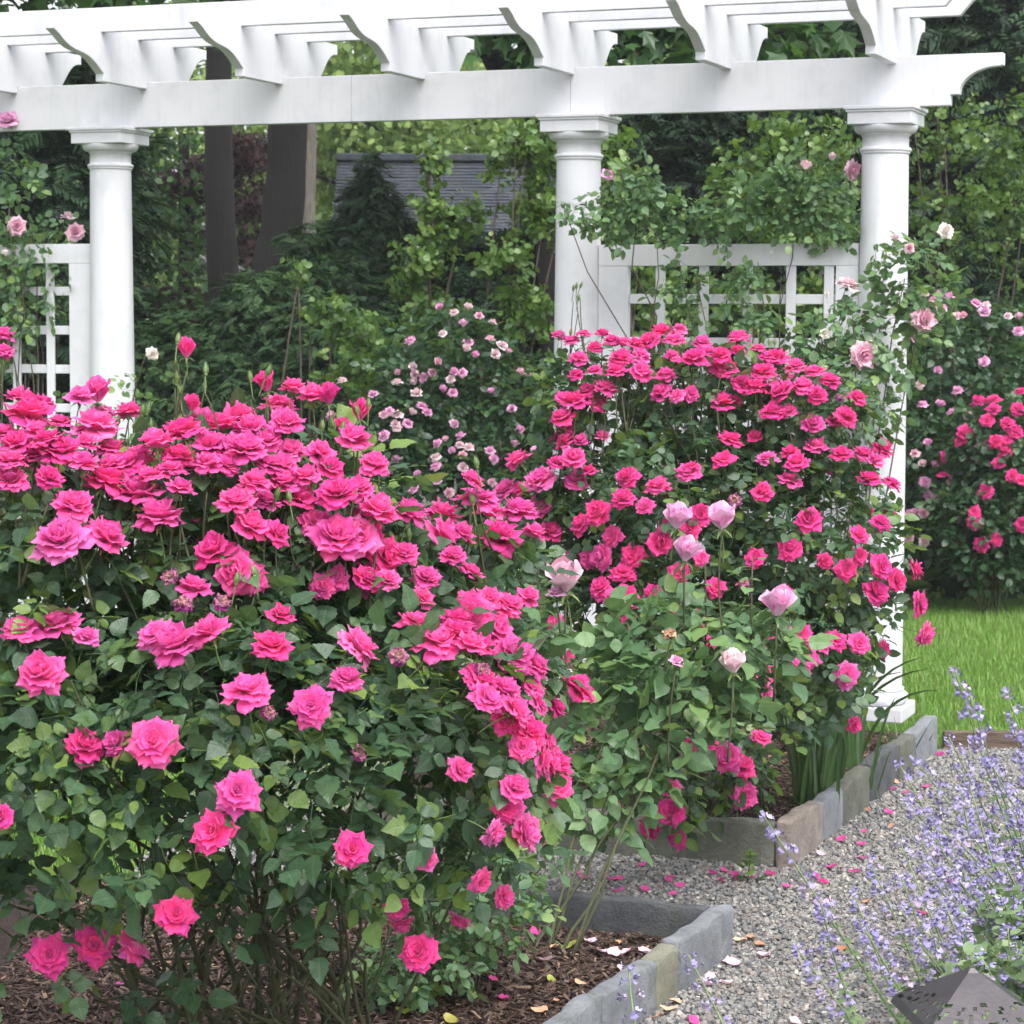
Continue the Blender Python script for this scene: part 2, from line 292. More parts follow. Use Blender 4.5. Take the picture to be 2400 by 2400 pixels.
# ------------------------------------------------------------------ edging stones
S_BLUE = stone('bluestone', (.115, .125, .14), (.20, .215, .235), (.30, .32, .34))
S_DARK = stone('dark_slate', (.035, .04, .045), (.065, .07, .078), (.12, .125, .13))
S_TAN = stone('tan_stone', (.14, .14, .105), (.23, .225, .17), (.33, .32, .26))
S_MOSS = stone('mossy_bluestone', (.06, .065, .045), (.115, .12, .095), (.19, .195, .17))
S_RUST = stone('rusty_stone', (.15, .115, .095), (.24, .205, .18), (.37, .35, .33))
def kerb_stone(a, b, inward, h, thick, mat, label, top_jit=.004, grp='stones edging the rose beds'):
    a = np.array([*a, 0.]); b = np.array([*b, 0.]); L = np.linalg.norm(b - a); ex = (b - a) / L; en = np.array([*inward, 0.])
    nx, ny, nz = max(4, int(L / .035)), 4, 6; lo = -.06
    q = lambda n, c, Lh: np.array([0, c / 3, c] + list(np.linspace(c, Lh - c, n)[1:-1]) + [Lh - c, Lh - c / 3, Lh])
    xs = q(nx, .012, L); ys = q(4, .010, thick); zs = np.concatenate([np.linspace(lo, h - .014, nz), [h - .005, h]])
    idx = {}; V = []; Fc = []
    def vid(i, j, k):
        key = (i, j, k)
        if key not in idx:
            x, y, z = xs[i], ys[j], zs[k]; rr = .013
            cx = min(max(x, rr), L - rr); cy = min(max(y, rr), thick - rr); cz = min(z, h - rr)
            dv = np.array([x - cx, y - cy, z - cz]); l = np.linalg.norm(dv)
            if l > 1e-6: x, y, z = np.array([cx, cy, cz]) + dv / l * rr
            idx[key] = len(V); V.append((x, y, z))
        return idx[key]
    nx, ny, nz = len(xs) - 1, len(ys) - 1, len(zs) - 1
    for i in range(nx):
        for j in range(ny):
            Fc.append((vid(i, j, nz), vid(i + 1, j, nz), vid(i + 1, j + 1, nz), vid(i, j + 1, nz)))
    for k in range(nz):
        for i in range(nx):
            Fc += [(vid(i, 0, k), vid(i + 1, 0, k), vid(i + 1, 0, k + 1), vid(i, 0, k + 1)), (vid(i, ny, k), vid(i, ny, k + 1), vid(i + 1, ny, k + 1), vid(i + 1, ny, k))]
        for j in range(ny):
            Fc += [(vid(0, j, k), vid(0, j, k + 1), vid(0, j + 1, k + 1), vid(0, j + 1, k)), (vid(nx, j, k), vid(nx, j + 1, k), vid(nx, j + 1, k + 1), vid(nx, j, k + 1))]
    V = np.array(V); ph = rng.uniform(0, 6, 6)
    V[:, 2] += np.where(V[:, 2] > 0, .005 * np.sin(V[:, 0] * 9 + ph[0]) + .003 * np.sin(V[:, 0] * 31 + ph[1] + V[:, 1] * 30), 0)
    V[:, 1] += .003 * np.sin(V[:, 0] * 14 + ph[2]) + .002 * np.sin(V[:, 0] * 47 + V[:, 2] * 40 + ph[3]); V += rng.normal(0, .0012, V.shape)
    W = a + V[:, :1] * ex + V[:, 1:2] * en + V[:, 2:] * UP
    c = (a + b) / 2 + en * thick / 2; me = make_mesh('edging_stone', W - c, [i for f in Fc for i in f], [4] * len(Fc), [mat], None, True)
    o = obj('edging_stone', me, None, label, 'edging stone', grp); o.location = c; return o
P = lambda o, d, s: o + d * s
gp = .004
# far bed, front row (inward is +d1) and right row (inward is +d2)
kerb_stone(P(FB, d2, .062), P(FB, d2, .515), d1, .150, .06, S_MOSS, 'long grey-green edging stone across the front of the far bed, next to the corner')
kerb_stone(P(FB, d2, .519), P(FB, d2, 1.02), d1, .150, .06, S_MOSS, 'mossy edging stone of the far bed half hidden behind the hanging crimson roses')
kerb_stone(P(FB, d2, 1.024), P(FB, d2, 1.6), d1, .148, .06, S_MOSS, 'farthest left stone of the far bed front edge, mostly behind rose leaves')
rs = [(0, .42, S_RUST, .158, 'rusty brown and white corner stone of the far bed'), (.42, .70, S_BLUE, .150, 'pale olive edging stone just behind the rusty corner stone'),
      (.70, 1.13, S_MOSS, .152, 'greenish rounded edging stone in the middle of the far bed side row'), (1.13, 1.62, S_DARK, .158, 'dark chipped edging stone of the far bed side row'),
      (1.62, 1.93, S_MOSS, .150, 'narrow grey-green edging stone with grass tufts at its foot'), (1.93, 2.36, S_BLUE, .155, 'pale grey end stone of the far bed beside the lawn and column')]
for a_, b_, m_, h_, l_ in rs: kerb_stone(P(FB, d1, a_ + gp), P(FB, d1, b_), d2, h_, .06, m_, l_)
# near bed: right row towards the camera, back row
for a_, b_, m_, h_, l_ in [(0, .455, S_BLUE, .152, 'long pale grey corner stone of the near mulch bed'), (.459, .63, S_TAN, .142, 'small tan upright stone between two grey edging stones'),
                           (.634, 1.0, S_BLUE, .146, 'grey edging stone behind the lowest catmint sprig, at the bottom edge'), (1.004, 1.7, S_BLUE, .146, 'foremost grey edging stone of the near bed, cut by the picture edge')]:
    kerb_stone(P(NB, n1, a_), P(NB, n1, b_ - gp), n2, h_, .058, m_, l_)
kerb_stone(P(NB, n2, .066), P(NB, n2, .615), n1, .146, .05, S_DARK, 'long dark slate stone across the back of the near mulch bed')
kerb_stone(P(NB, n2, .62), P(NB, n2, 1.1), n1, .144, .05, S_DARK, 'short dark stone behind the rose canes at the back of the near bed')
kerb_stone(P(NB, n2, 1.104), P(NB, n2, 1.9), n1, .144, .05, S_MOSS, 'mossy back stone of the near bed seen under the big rose bush')
WOOD = plain('weathered_wood', [(.3, (.06, .04, .028)), (.6, (.14, .105, .08)), (.8, (.24, .20, .16))], 20, .85, .7, 60, stretch=(.25, 3, 3))
mb = MB(); mb.box((3.2, LE + .005, .028), (1.33, .02, .05), chamfer=.004)
o = mb.obj('timber_edging', WOOD, None, label='weathered timber board edging between the lawn and the gravel path', cat='edging board')

# ------------------------------------------------------------------ pergola
pg = empty('pergola', (*O3[:2], .11), 'white wooden rose pergola with round columns, curved rafters and lattice panels', 'pergola')
ZB, HB, ZT = 2.758, .215, 3.188                       # beam bottom, beam height, rafter top
D23, D12 = 1.4015, 2.4274
def ppt(s, t, z): return O3 + E1 * s + E2 * t + UP * z
RM = np.stack([E1, E2, UP], 1)
def column(s):
    c0 = ppt(s, 0, 0); col = obj('column', None, pg); col.location = Vector(c0) - pg.location - Vector((0, 0, 0)); col.location.z = 0
    def part(mb, name, smooth=True):
        o = mb.obj(name, WHITE, col, smooth); o.location = (-c0[0], -c0[1], -.11); return o
    mb = MB().box((c0[0], c0[1], .11 + .031), (.146, .146, .031), RM); bevel(part(mb, 'plinth', False), .006)
    z = .172; prof = [(.0, z)]
    for k in range(13):
        a = -math.pi / 2 + math.pi * k / 12; prof.append((.110 + .030 * math.cos(a), z + .030 + .030 * math.sin(a)))
    prof += [(.121, z + .062), (.121, z + .072)]
    for k in range(7):
        a = math.pi / 2 * k / 6; prof.append((.121 - .010 * math.sin(a), z + .072 + .014 * (1 - math.cos(a))))
    part(MB().lathe(prof, (c0[0], c0[1], 0), 48), 'base_moulding')
    zs = np.linspace(z + .086, ZB - .20, 14); f = (zs - zs[0]) / (zs[-1] - zs[0])
    part(MB().lathe(np.stack([.1125 - .0125 * f ** 1.6, zs], 1), (c0[0], c0[1], 0), 48), 'shaft')
    q = ZB - .20; prof = [(.1, q), (.106, q + .003), (.106, q + .010)]
    for k in range(9):
        a = -math.pi / 2 + math.pi * k / 8; prof.append((.104 + .008 * math.cos(a), q + .019 + .009 * math.sin(a)))
    prof += [(.1005, q + .029), (.1, q + .034), (.1, q + .078)]
    prof += [(.105, q + .079), (.105, q + .085)]
    for k in range(9):
        a = math.pi / 2 * k / 8; prof.append((.105 + .032 * math.sin(a), q + .086 + .035 * (1 - math.cos(a)) * .9))
    prof += [(.137, q + .122), (.12, q + .123)]
    part(MB().lathe(prof, (c0[0], c0[1], 0), 48), 'capital')
    mb = MB().box((c0[0], c0[1], ZB - .052), (.138, .138, .026), RM).box((c0[0], c0[1], ZB - .021), (.145, .145, .0055), RM).box((c0[0], c0[1], ZB - .008), (.152, .152, .0078), RM)
    bevel(part(mb, 'abacus', False), .003)
for s in (0, D23, D23 + D12, 2 * D23 + D12): column(s)
# beam: three boards, the end one with a cut profile; profile coordinates (along -E1, up)
def beam_board(s0, s1, end=False):
    if not end: poly = [(-s1, 0), (-s0, 0), (-s0, HB), (-s1, HB)]
    else:
        poly = [(-s1, 0), (.28, 0), (.28, .046), (.318, .046)]
        for k in range(11):
            a = math.pi / 2 * k / 10; poly.append((.345 + .20 * math.sin(a) * 1.0 + .0, .046 + .118 * (1 - math.cos(a)) ** 1.0))
        # concave: swap so that the curve is hollow
        poly = poly[:4] + [(.318 + .168 * (1 - math.cos(math.pi / 2 * k / 10)), .052 + .108 * math.sin(math.pi / 2 * k / 10)) for k in range(1, 11)]
        poly += [(.50, .164), (.50, HB), (-s1, HB)]
    mb = MB().prism(poly, .05, ppt(0, 0, ZB), -E1, UP, E2); bevel(put(mb.obj('beam_board', WHITE), pg), .003)
beam_board(0, D23 + .0345, True); beam_board(D23 + .0355, D23 + 1.121); beam_board(D23 + 1.122, 2 * D23 + D12 + .8)
# rafters
def rafter(s):
    zb = ZB + HB - .032; hf = ZT
    poly = [(-.856, hf - zb), (-.856, hf - zb - .05)]
    for k in range(1, 15):                            # long S-curve of the front end
        f = k / 14; x = -.835 + .40 * f
        yv = (hf - zb - .052) - (hf - zb - .052 - .040) * (f + .11 * math.sin(2 * math.pi * f))
        poly.append((x, yv))
    poly += [(-.425, .036), (-.425, 0), (-.0255, 0), (-.0255, .034), (.0255, .034), (.0255, 0), (.30, 0), (.30, .03)]
    for k in range(1, 11):
        f = k / 10; poly.append((.31 + .235 * f, .035 + (hf - zb - .085) * (f - .10 * math.sin(2 * math.pi * f))))
    poly += [(.576, hf - zb - .05), (.576, hf - zb)]
    mb = MB().prism(poly, .046, ppt(s, 0, zb), E2, UP, E1); bevel(put(mb.obj('rafter', WHITE), pg), .0025)
for i in range(9): rafter(-.0232 + .7307 * i)
# battens across the rafters, ends cut at an angle
for t_ in (-.43, -.09, .25):
    h = .112; s1 = 6.6; poly = [(-s1, 0), (.265, 0), (.265 + .10, h), (-s1, h)]
    bevel(put(MB().prism(poly, .04, ppt(0, t_, ZT - .022), -E1, UP, E2).obj('batten', WHITE), pg), .0025)
# lattice panels
def lattice(sa, sb, verts, first, ztop, pitch, n_h):
    pn = obj('lattice_panel', None, pg); pn.location = (0, 0, 0)
    def bar(s0, s1, z0, z1, th, name, t=0.):
        mb = MB().box(ppt((s0 + s1) / 2, t, (z0 + z1) / 2), (abs(s1 - s0) / 2, th / 2, abs(z1 - z0) / 2), RM)
        o = mb.obj(name, WHITE, pn); o.location = -pg.location; bevel(o, .002)
    bar(sa, sb, ztop - .095, ztop, .044, 'top_rail'); bar(sa, sb, .25, .345, .044, 'bottom_rail')
    for a_, b_ in verts[:2]: bar(a_, b_, .3455, ztop - .0955, .042, 'stile')
    lo, hi = sorted((verts[0][0], verts[0][1], verts[1][0], verts[1][1]))[1:3]
    for c_ in verts[2]: bar(c_ - .0215, c_ + .0215, .3455, ztop - .0955, .014, 'slat', -.0075)
    z = ztop - .095 - first
    for k in range(n_h): bar(lo + .001, hi - .001, z - .043, z, .014, 'slat', .0075); z -= pitch
L0, L1 = .105, D23 - .105                             # col3 side .. col2 side
lattice(L0, L1, [(L0, L0 + .10), (L1 - .14, L1), [L1 - v for v in (.29, .492, .694, .890, 1.06)]], .125, 2.178, .193, 9)
a = D23 + D12 + .105; b = a + D23 - .21
lattice(a, b, [(a, a + .125), (b - .125, b), [a + .135 + .105 + .196 * k for k in range(5)]], .115, 2.20, .193, 9)

# ------------------------------------------------------------------ shed behind the shrubs
SHING = stone('grey_shingle', (.036, .041, .056), (.058, .066, .088), (.088, .098, .12))
sh = empty('garden_shed', (-.2, 22, 0), 'grey shingled garden shed roof showing between the conifer and green shrubs', 'shed')
x0, x1, yr, ye, zr, ze = -1.62, 1.55, 22., 20.75, 3.28, 2.02
put(MB().box((-.03, 22, 1.02), (1.45, 1.1, 1.02)).obj('wall', plain('shed_wall', [(.3, (.30, .30, .30)), (.7, (.42, .42, .42))], 3)), sh)
sl = np.array([0, ye - yr, ze - zr]); Ls = np.linalg.norm(sl); sl /= Ls; nn = nrm(np.cross([1, 0, 0], -sl)); nn = nn if nn[2] > 0 else -nn
put(MB().prism([(x0, zr - .03), (x1, zr - .03), (x1, zr - .031), (x0, zr - .031)], .01, (0, yr, 0), (1, 0, 0), (0, 0, 1), (0, 1, 0)).add(
    [(x0, yr, zr - .02), (x1, yr, zr - .02), (x1, ye, ze - .02), (x0, ye, ze - .02), (x1, 2 * yr - ye, ze), (x0, 2 * yr - ye, ze)], [(0, 1, 2, 3), (0, 5, 4, 1)]).obj('roof_deck', SHING), sh)
nrow = 42; rowh = Ls / nrow
for k in range(nrow):
    mb = MB(); x = x0 - rng.uniform(0, .1)
    while x < x1:
        wd = rng.uniform(.10, .24); xa, xb = max(x, x0) + .002, min(x + wd, x1) - .002; x += wd
        if xb - xa < .02: continue
        p0 = np.array([0, yr, zr]) + sl * (k * rowh - .01); p1 = p0 + sl * (rowh * 1.12 + rng.uniform(0, .004)); th = rng.uniform(.008, .016)
        V = [];
        for pp, hgt in ((p0, .002), (p1, th)):
            for xx in (xa, xb): V += [pp + [xx, 0, 0] + nn * hgt, pp + [xx, 0, 0]]
        mb.add(V, [(0, 2, 6, 4), (4, 6, 7, 5), (0, 4, 5, 1), (2, 3, 7, 6)])
    put(mb.obj('shingle_course', SHING), sh)['kind'] = 'stuff'
put(MB().box(((x0 + x1) / 2, yr, zr + .02), ((x1 - x0) / 2 + .02, .07, .035), chamfer=.01).obj('ridge_cap', SHING), sh)

# ------------------------------------------------------------------ path light
BRONZE = plain('dark_bronze', [(.3, (.055, .050, .055)), (.7, (.085, .078, .085))], 10, .42, .1, 90, spec=.5)
BRONZE.node_tree.nodes['Principled BSDF'].inputs['Metallic'].default_value = .6
c = at(1833, 1826, 4.9); lt = empty('path_light', (c[0], c[1], 0), 'dark bronze garden path light with pointed pierced hat among the catmint', 'garden light')
zt = c[2]; cr_, sr_ = math.cos(.12), math.sin(.12)      # four-sided pointed hat, lower half pierced with leaf-shaped holes
mb = MB(); na, nb = 22, 16; hr = np.random.default_rng(5)
for k in range(4):
    a0 = k * math.pi / 2; V = []; Fc = []
    for ib in range(nb + 1):
        b_ = ib / nb; rr = .004 + .130 * b_; zz = zt - .004 * min(1, ib) - .092 * b_ ** 1.04 - (.012 if ib == nb else 0)
        for ia in range(na + 1):
            q = (ia / na * 2 - 1) * rr; x_, y_ = q, -rr; x_, y_ = x_ * math.cos(a0) - y_ * math.sin(a0), x_ * math.sin(a0) + y_ * math.cos(a0)
            V.append((c[0] + x_ * cr_ - y_ * sr_, c[1] + x_ * sr_ + y_ * cr_, zz))
    for ib in range(nb):
        for ia in range(na):
            hole = (9 <= ib <= 14) and math.sin(ia * 1.9 + 1.3 * math.sin(ib * 1.7)) + math.sin(ib * 2.3 + ia * .6) > .95
            if not hole: Fc.append((ib * (na + 1) + ia, ib * (na + 1) + ia + 1, (ib + 1) * (na + 1) + ia + 1, (ib + 1) * (na + 1) + ia))
    mb.add(V, Fc)
o = put(mb.obj('hat', BRONZE, None, False), lt); sm = o.modifiers.new('thick', 'SOLIDIFY'); sm.thickness = .002
put(MB().tube([(c[0], c[1], -.05), (c[0], c[1], zt - .03)], .011, 12).obj('post', BRONZE, None, True), lt)
put(MB().lathe([(.0, zt - .13), (.026, zt - .125), (.028, zt - .08), (.012, zt - .05)], (c[0], c[1], 0), 20).obj('lamp_glass', plain('frosted_glass', [(.3, (.55, .55, .5)), (.7, (.6, .6, .55))], 5, .3), None, True), lt)

# ------------------------------------------------------------------ leaf templates
def leaflet(L=1., W=.36, fold=.16, droop=.18, st=(0, .18, .42, .68, .88, 1.), prof=(0, .72, 1., .82, .42, 0), serr=0.):
    t = np.array(st); w = np.array(prof) * W * L
    if serr: w = w * (1 + serr * np.where(np.arange(len(w)) % 2, 1, -1))
    mid = np.stack([t * L, 0 * t, -droop * L * t ** 2], 1); V = [mid]; Fc = []; n = len(t)
    for sg in (1, -1): V.append(np.stack([t * L, sg * w, -droop * L * t ** 2 + fold * w + .05 * L * np.sin(t * 9) * (w / (W * L))], 1)[1:-1])
    for q, sg in ((0, 1), (1, -1)):
        o = n + q * (n - 2); e = lambda i: 0 if i == 0 else n - 1 if i == n - 1 else o + i - 1
        for i in range(n - 1):
            f = [i, i + 1, e(i + 1), e(i)]; f = list(dict.fromkeys(f)); Fc.append(f if sg > 0 else f[::-1])
    leaflet.uv = np.concatenate([np.stack([t, 0 * t], 1)] + [np.stack([t, 0 * t + 1.], 1)[1:-1]] * 2)
    return np.concatenate(V), Fc
def compound(seed, npair=2, L=.052, serr=0., st=None, prof=None, rach=.10):
    r = np.random.default_rng(seed); V = []; Fc = []; A = []; n = 0; UV = []
    kw = {} if st is None else dict(st=st, prof=prof, serr=serr)
    def add(v, f, c):
        nonlocal n
        V.append(v); Fc.extend(tuple(i + n for i in q) for q in f); A.append(np.full(len(v), c)); n += len(v)
    specs = [(rach, 0, 1.12)]
    for k in range(npair):
        x = rach * (.42 + .5 * k / max(1, npair)) + r.uniform(-.004, .004)
        for sg in (1, -1): specs.append((x, sg * r.uniform(55, 78), r.uniform(.78, 1.0) * (.85 + .15 * k)))
    dz = lambda x: -.5 * x * x / rach
    for x, ang, s in specs:
        v, f = leaflet(L * s, r.uniform(.33, .40), r.uniform(.08, .25), r.uniform(.05, .35), **kw)
        UV.append(leaflet.uv); a = R(ang + r.uniform(-8, 8)); tw = r.uniform(-.3, .3)
        v = v @ Matrix.Rotation(tw, 3, 'X').transposed().__array__() if False else v
        cz, sz = math.cos(a), math.sin(a); cx, sx = math.cos(tw), math.sin(tw)
        v = np.stack([v[:, 0], v[:, 1] * cx - v[:, 2] * sx, v[:, 1] * sx + v[:, 2] * cx], 1)
        v = np.stack([v[:, 0] * cz - v[:, 1] * sz + .006 * cz, v[:, 0] * sz + v[:, 1] * cz + .006 * sz, v[:, 2]], 1) + [x, 0, dz(x)]
        add(v, f, r.uniform(-.06, .06))
    xs = np.linspace(0, rach, 4); w_ = .0011                      # rachis as a three-sided rod
    ring = np.concatenate([[[x, w_, dz(x)], [x, -w_, dz(x)], [x, 0, dz(x) - 2 * w_]] for x in xs])
    add(ring, [(i * 3 + j, i * 3 + (j + 1) % 3, i * 3 + 3 + (j + 1) % 3, i * 3 + 3 + j) for i in range(3) for j in range(3)], .05)
    UV.append(np.full((len(ring), 2), .5)); UV = np.concatenate(UV)
    return Tpl(np.concatenate(V), Fc, rnd=np.concatenate(A), lu=UV[:, 0], lv=UV[:, 1])
ST = np.linspace(0, 1, 14); PR = np.sin(np.pi * np.clip(ST, 0, 1) ** .74) ** .85 * (1 - .22 * ST ** 3) * 1.05; PR[0] = PR[-1] = 0
ROSE_NEAR = [compound(20 + k, 2 if k % 3 else 1, .056, .07, ST, PR, .085) for k in range(6)]
ROSE_MID = [compound(40 + k, 2, .052, rach=.08) for k in range(4)]
ROSE_TEA = [compound(60 + k, 2 if k % 2 else 1, .072, .05, ST, PR, .10) for k in range(5)]
ROSE_FAR = [compound(80 + k, 2, .05, st=(0, .3, .7, 1.), prof=(0, .9, .85, 0), rach=.08) for k in range(3)]
def spray(seed, n=8, droop=.3, wid=.042, ang=48):
    r = np.random.default_rng(seed); V = []; Fc = []
    def strip(p, d, L, w_, up):
        s = np.cross(d, up) * w_; k = len(V); V.extend([p - s * .5, p + s * .5, p + d * L * .6 + s - up * L * .05, p + d * L - up * L * .16, p + d * L * .6 - s - up * L * .05]); Fc.append((k, k + 1, k + 2, k + 3, k + 4))
    up = np.array([0, 0, 1.])
    for i in range(n):
        f = (i + .5) / n; p = np.array([f, 0, -droop * f * f])
        for sg in (1, -1):
            a = R(ang + r.uniform(-10, 10)) * sg; d = np.array([math.cos(a), math.sin(a), -.12]); strip(p, nrm(d), (.42 * (1 - f * .75)) * r.uniform(.8, 1.2), wid * r.uniform(.7, 1.2), nrm(up + r.normal(0, .3, 3)))
    strip(np.array([0., 0, 0]), nrm(np.array([1, 0, -droop])), 1.05, wid * .8, up)
    return Tpl(np.array(V), Fc)
SPRAY = [spray(k) for k in range(3)]
BROAD = [Tpl(*leaflet(1, .38, .15, .2, st=(0, .3, .7, 1.), prof=(0, .85, .95, 0))), Tpl(*leaflet(1, .44, .25, .35, st=(0, .25, .65, 1.), prof=(0, .85, 1., 0)))]
def tuft(seed, n=6):                                  # a twig end of round leaves
    r = np.random.default_rng(seed); V = []; Fc = []; A = []; k = 0
    for i in range(n):
        v, f = leaflet(.34, .42, r.uniform(.1, .3), r.uniform(0, .3), st=(0, .3, .7, 1.), prof=(0, .85, .95, 0)); a = i * 2.4 + r.uniform(-.4, .4); e = r.uniform(.2, .9)
        v = np.stack([v[:, 0] * math.cos(e) - v[:, 2] * math.sin(e), v[:, 1], v[:, 0] * math.sin(e) + v[:, 2] * math.cos(e)], 1)
        v = np.stack([v[:, 2] * 1., v[:, 0] * math.cos(a) - v[:, 1] * math.sin(a), v[:, 0] * math.sin(a) + v[:, 1] * math.cos(a)], 1) + [i / n * .8, 0, 0]
        V.append(v); Fc += [tuple(q + k for q in ff) for ff in f]; A.append(np.full(len(v), r.uniform(-.1, .1))); k += len(v)
    return Tpl(np.concatenate(V), Fc, rnd=np.concatenate(A))
TUFT = [tuft(k) for k in range(4)]
def maple_tpl():
    ang = np.radians([-150, -115, -75, -50, -35, -12, 0, 12, 35, 50, 75, 115, 150]); rad = np.array([.35, .55, .35, .75, .5, .6, 1., .6, .5, .75, .35, .55, .35])
    V = [[0, 0, 0]] + [[.3 + math.cos(a) * r * .7, math.sin(a) * r * .7, -.12 * r * r] for a, r in zip(ang, rad)]
    return Tpl(V, [(0, i, i + 1) for i in range(1, 13)])
MAPT = [maple_tpl()]

# ------------------------------------------------------------------ foliage placement
class Lobes:
    def __init__(s, L): s.L = np.array(L, float)       # cx cy cz rx ry rz
    def sample(s, n, shell=.22, up_bias=.2, inner=.82, zmin=-9, tries=6):
        L = s.L; w_ = (L[:, 3] * L[:, 5] + L[:, 3] * L[:, 4]); w_ = w_ / w_.sum(); P = []; N = []; got = 0
        for _ in range(tries):
            k = rng.choice(len(L), n, p=w_); d = nrm(rng.normal(0, 1, (n, 3)) + [0, 0, up_bias]); f = 1 - np.abs(rng.normal(0, shell, n))
            p = L[k, :3] + d * L[k, 3:] * np.clip(f, .05, 1.08)[:, None]
            q = (((p[:, None] - L[None, :, :3]) / L[None, :, 3:]) ** 2).sum(-1) ** .5; q[np.arange(n), k] = 9
            ok = (q.min(1) > inner) | (rng.random(n) < .12); ok &= p[:, 2] > zmin
            P.append(p[ok]); N.append(nrm(d / L[k, 3:])[ok]); got += ok.sum()
            if got >= n: break
        return np.concatenate(P)[:n], np.concatenate(N)[:n]
    def hit(s, u, v, grow=1.03):
        o = np.array([0, 0, CZ]); d = nrm(rays(u, v)); best = None
        for l in s.L:
            r_ = l[3:] * grow; a = (o - l[:3]) / r_; b = d / r_; A = b @ b; B = a @ b; C_ = a @ a - 1; D = B * B - A * C_
            if D > 0:
                t = (-B - math.sqrt(D)) / A
                if best is None or t < best[0]: best = (t, l)
        if best is None:
            m = None
            for l in s.L:
                b = d / l[3:]; a = (o - l[:3]) / l[3:]; t = -(a @ b) / (b @ b); q = np.linalg.norm(a + b * t)
                if m is None or q < m[0]: m = (q, t, l)
            best = (m[1], m[2])
        p = o + d * best[0]; return p, nrm((p - best[1][:3]) / best[1][3:] ** 2)
def frames(N, P=None, mode='leaf', up=.6, out=.6, jit=.5, droop=.15):
    n = len(N); z = np.array([0, 0, 1.])
    nz = nrm(N * out + z * up + rng.normal(0, jit, (n, 3))); x = N * .7 + rng.normal(0, .7, (n, 3)) - z * droop
    x = nrm(x - nz * (x * nz).sum(1, keepdims=True)); y = np.cross(nz, x); return np.stack([x, y, nz], 2)
def foliage(name, parent, lobes, n, tpls, size, mat, shell=.3, up_bias=.1, inner=.75, zmin=.02, **kw):
    p, N = lobes.sample(n, shell, up_bias, inner, zmin); M = frames(N, **kw) * rng.uniform(*size, len(p))[:, None, None]
    if parent is not None: p = p - np.array(parent.location)
    me = scatter_mesh(name, tpls, rng.integers(0, len(tpls), len(p)), M, p, rng.random(len(p)), [mat])
    return obj(name, me, parent, kind='stuff')
def bez(a, b, bow, n=8):
    a, b = np.asarray(a, float), np.asarray(b, float); t = np.linspace(0, 1, n)[:, None]; m = (a + b) / 2 + bow
    return (1 - t) ** 2 * a + 2 * t * (1 - t) * m + t * t * b

# ------------------------------------------------------------------ blooms
def bloom(seed, layers, jit=.02, squash=1., wr=1., tip=(.66, .12)):
    r = np.random.default_rng(seed); V = []; Fc = []; AL = []; LY = []; RN = []; n0 = 0
    ts = np.array([0, .14, .32, .52, .72, .88, 1.]); ss = np.array([-1, -.62, -.25, .25, .62, 1.]); nt_, ns = len(ts), len(ss); rot = r.uniform(0, 6)
    for li, (n, L, W, a0, a1, r0, z0) in enumerate(layers):
        for k in range(n):
            ph = rot + 2 * math.pi * (k + r.uniform(-.18, .18)) / n; l = L * r.uniform(.84, 1.1); wd = W * r.uniform(.88, 1.1) * wr; A0, A1 = R(a0 + r.normal(0, 6)), R(a1 + r.normal(0, 12))
            ang = A0 + (A1 - A0) * ts ** 1.25; dl = np.diff(ts, prepend=0) * l; rr = r0 + np.cumsum(np.sin(ang) * dl); zz = z0 + np.cumsum(np.cos(ang) * dl)
            w_ = wd * np.array([.26, .55, .82, 1., .98, *tip]); c = np.array([-.55, -.5, -.38, -.18, .15, .5, .7]) * (1 if li < 2 else .4) + (0 if li < 2 else -.18)
            off = c[:, None] * (ss ** 2)[None] * w_[:, None]; tilt = r.normal(0, .12)
            x = rr[:, None] + np.cos(ang)[:, None] * off; z = zz[:, None] - np.sin(ang)[:, None] * off + tilt * ss[None] * w_[:, None]; y = ss[None] * w_[:, None]
            x = x - (np.abs(ss)[None] ** 2) * np.where(ts > .8, .10 * l, 0)[:, None]
            p = np.stack([x, y, z], -1).reshape(-1, 3) + r.normal(0, jit * L, (nt_ * ns, 3)); cs, sn = math.cos(ph), math.sin(ph)
            p = np.stack([p[:, 0] * cs - p[:, 1] * sn, p[:, 0] * sn + p[:, 1] * cs, p[:, 2] * squash], 1); V.append(p)
            Fc += [tuple(n0 + q for q in (i * ns + j, i * ns + j + 1, (i + 1) * ns + j + 1, (i + 1) * ns + j)) for i in range(nt_ - 1) for j in range(ns - 1)]
            AL.append(np.repeat(ts, ns)); LY.append(np.full(nt_ * ns, li / max(1, len(layers) - 1) * .9)); RN.append(np.full(nt_ * ns, r.uniform(0, .55))); n0 += nt_ * ns
    return Tpl(np.concatenate(V), Fc, along=np.concatenate(AL), layer=np.concatenate(LY), rnd=np.concatenate(RN))
STAR = [(7, .50, .165, 70, 98, .02, .0), (7, .46, .165, 56, 86, .02, .02), (7, .39, .15, 40, 68, .015, .04), (6, .30, .125, 24, 48, .01, .05), (4, .18, .10, 6, 24, .01, .07), (3, .12, .07, 0, 8, .005, .08)]
FULL = [(7, .50, .165, 62, 106, .02, .0), (8, .50, .165, 50, 90, .02, .01), (8, .48, .155, 38, 68, .015, .02), (7, .44, .145, 26, 48, .01, .03), (6, .38, .125, 14, 28, .01, .04), (5, .3, .095, 4, 12, .005, .05)]
HALF = [(6, .54, .20, 50, 100, .02, .0), (6, .53, .20, 32, 66, .02, .01), (6, .50, .18, 18, 38, .015, .02), (5, .42, .18, 6, 12, .01, .03), (3, .3, .13, 0, 2, .005, .04)]
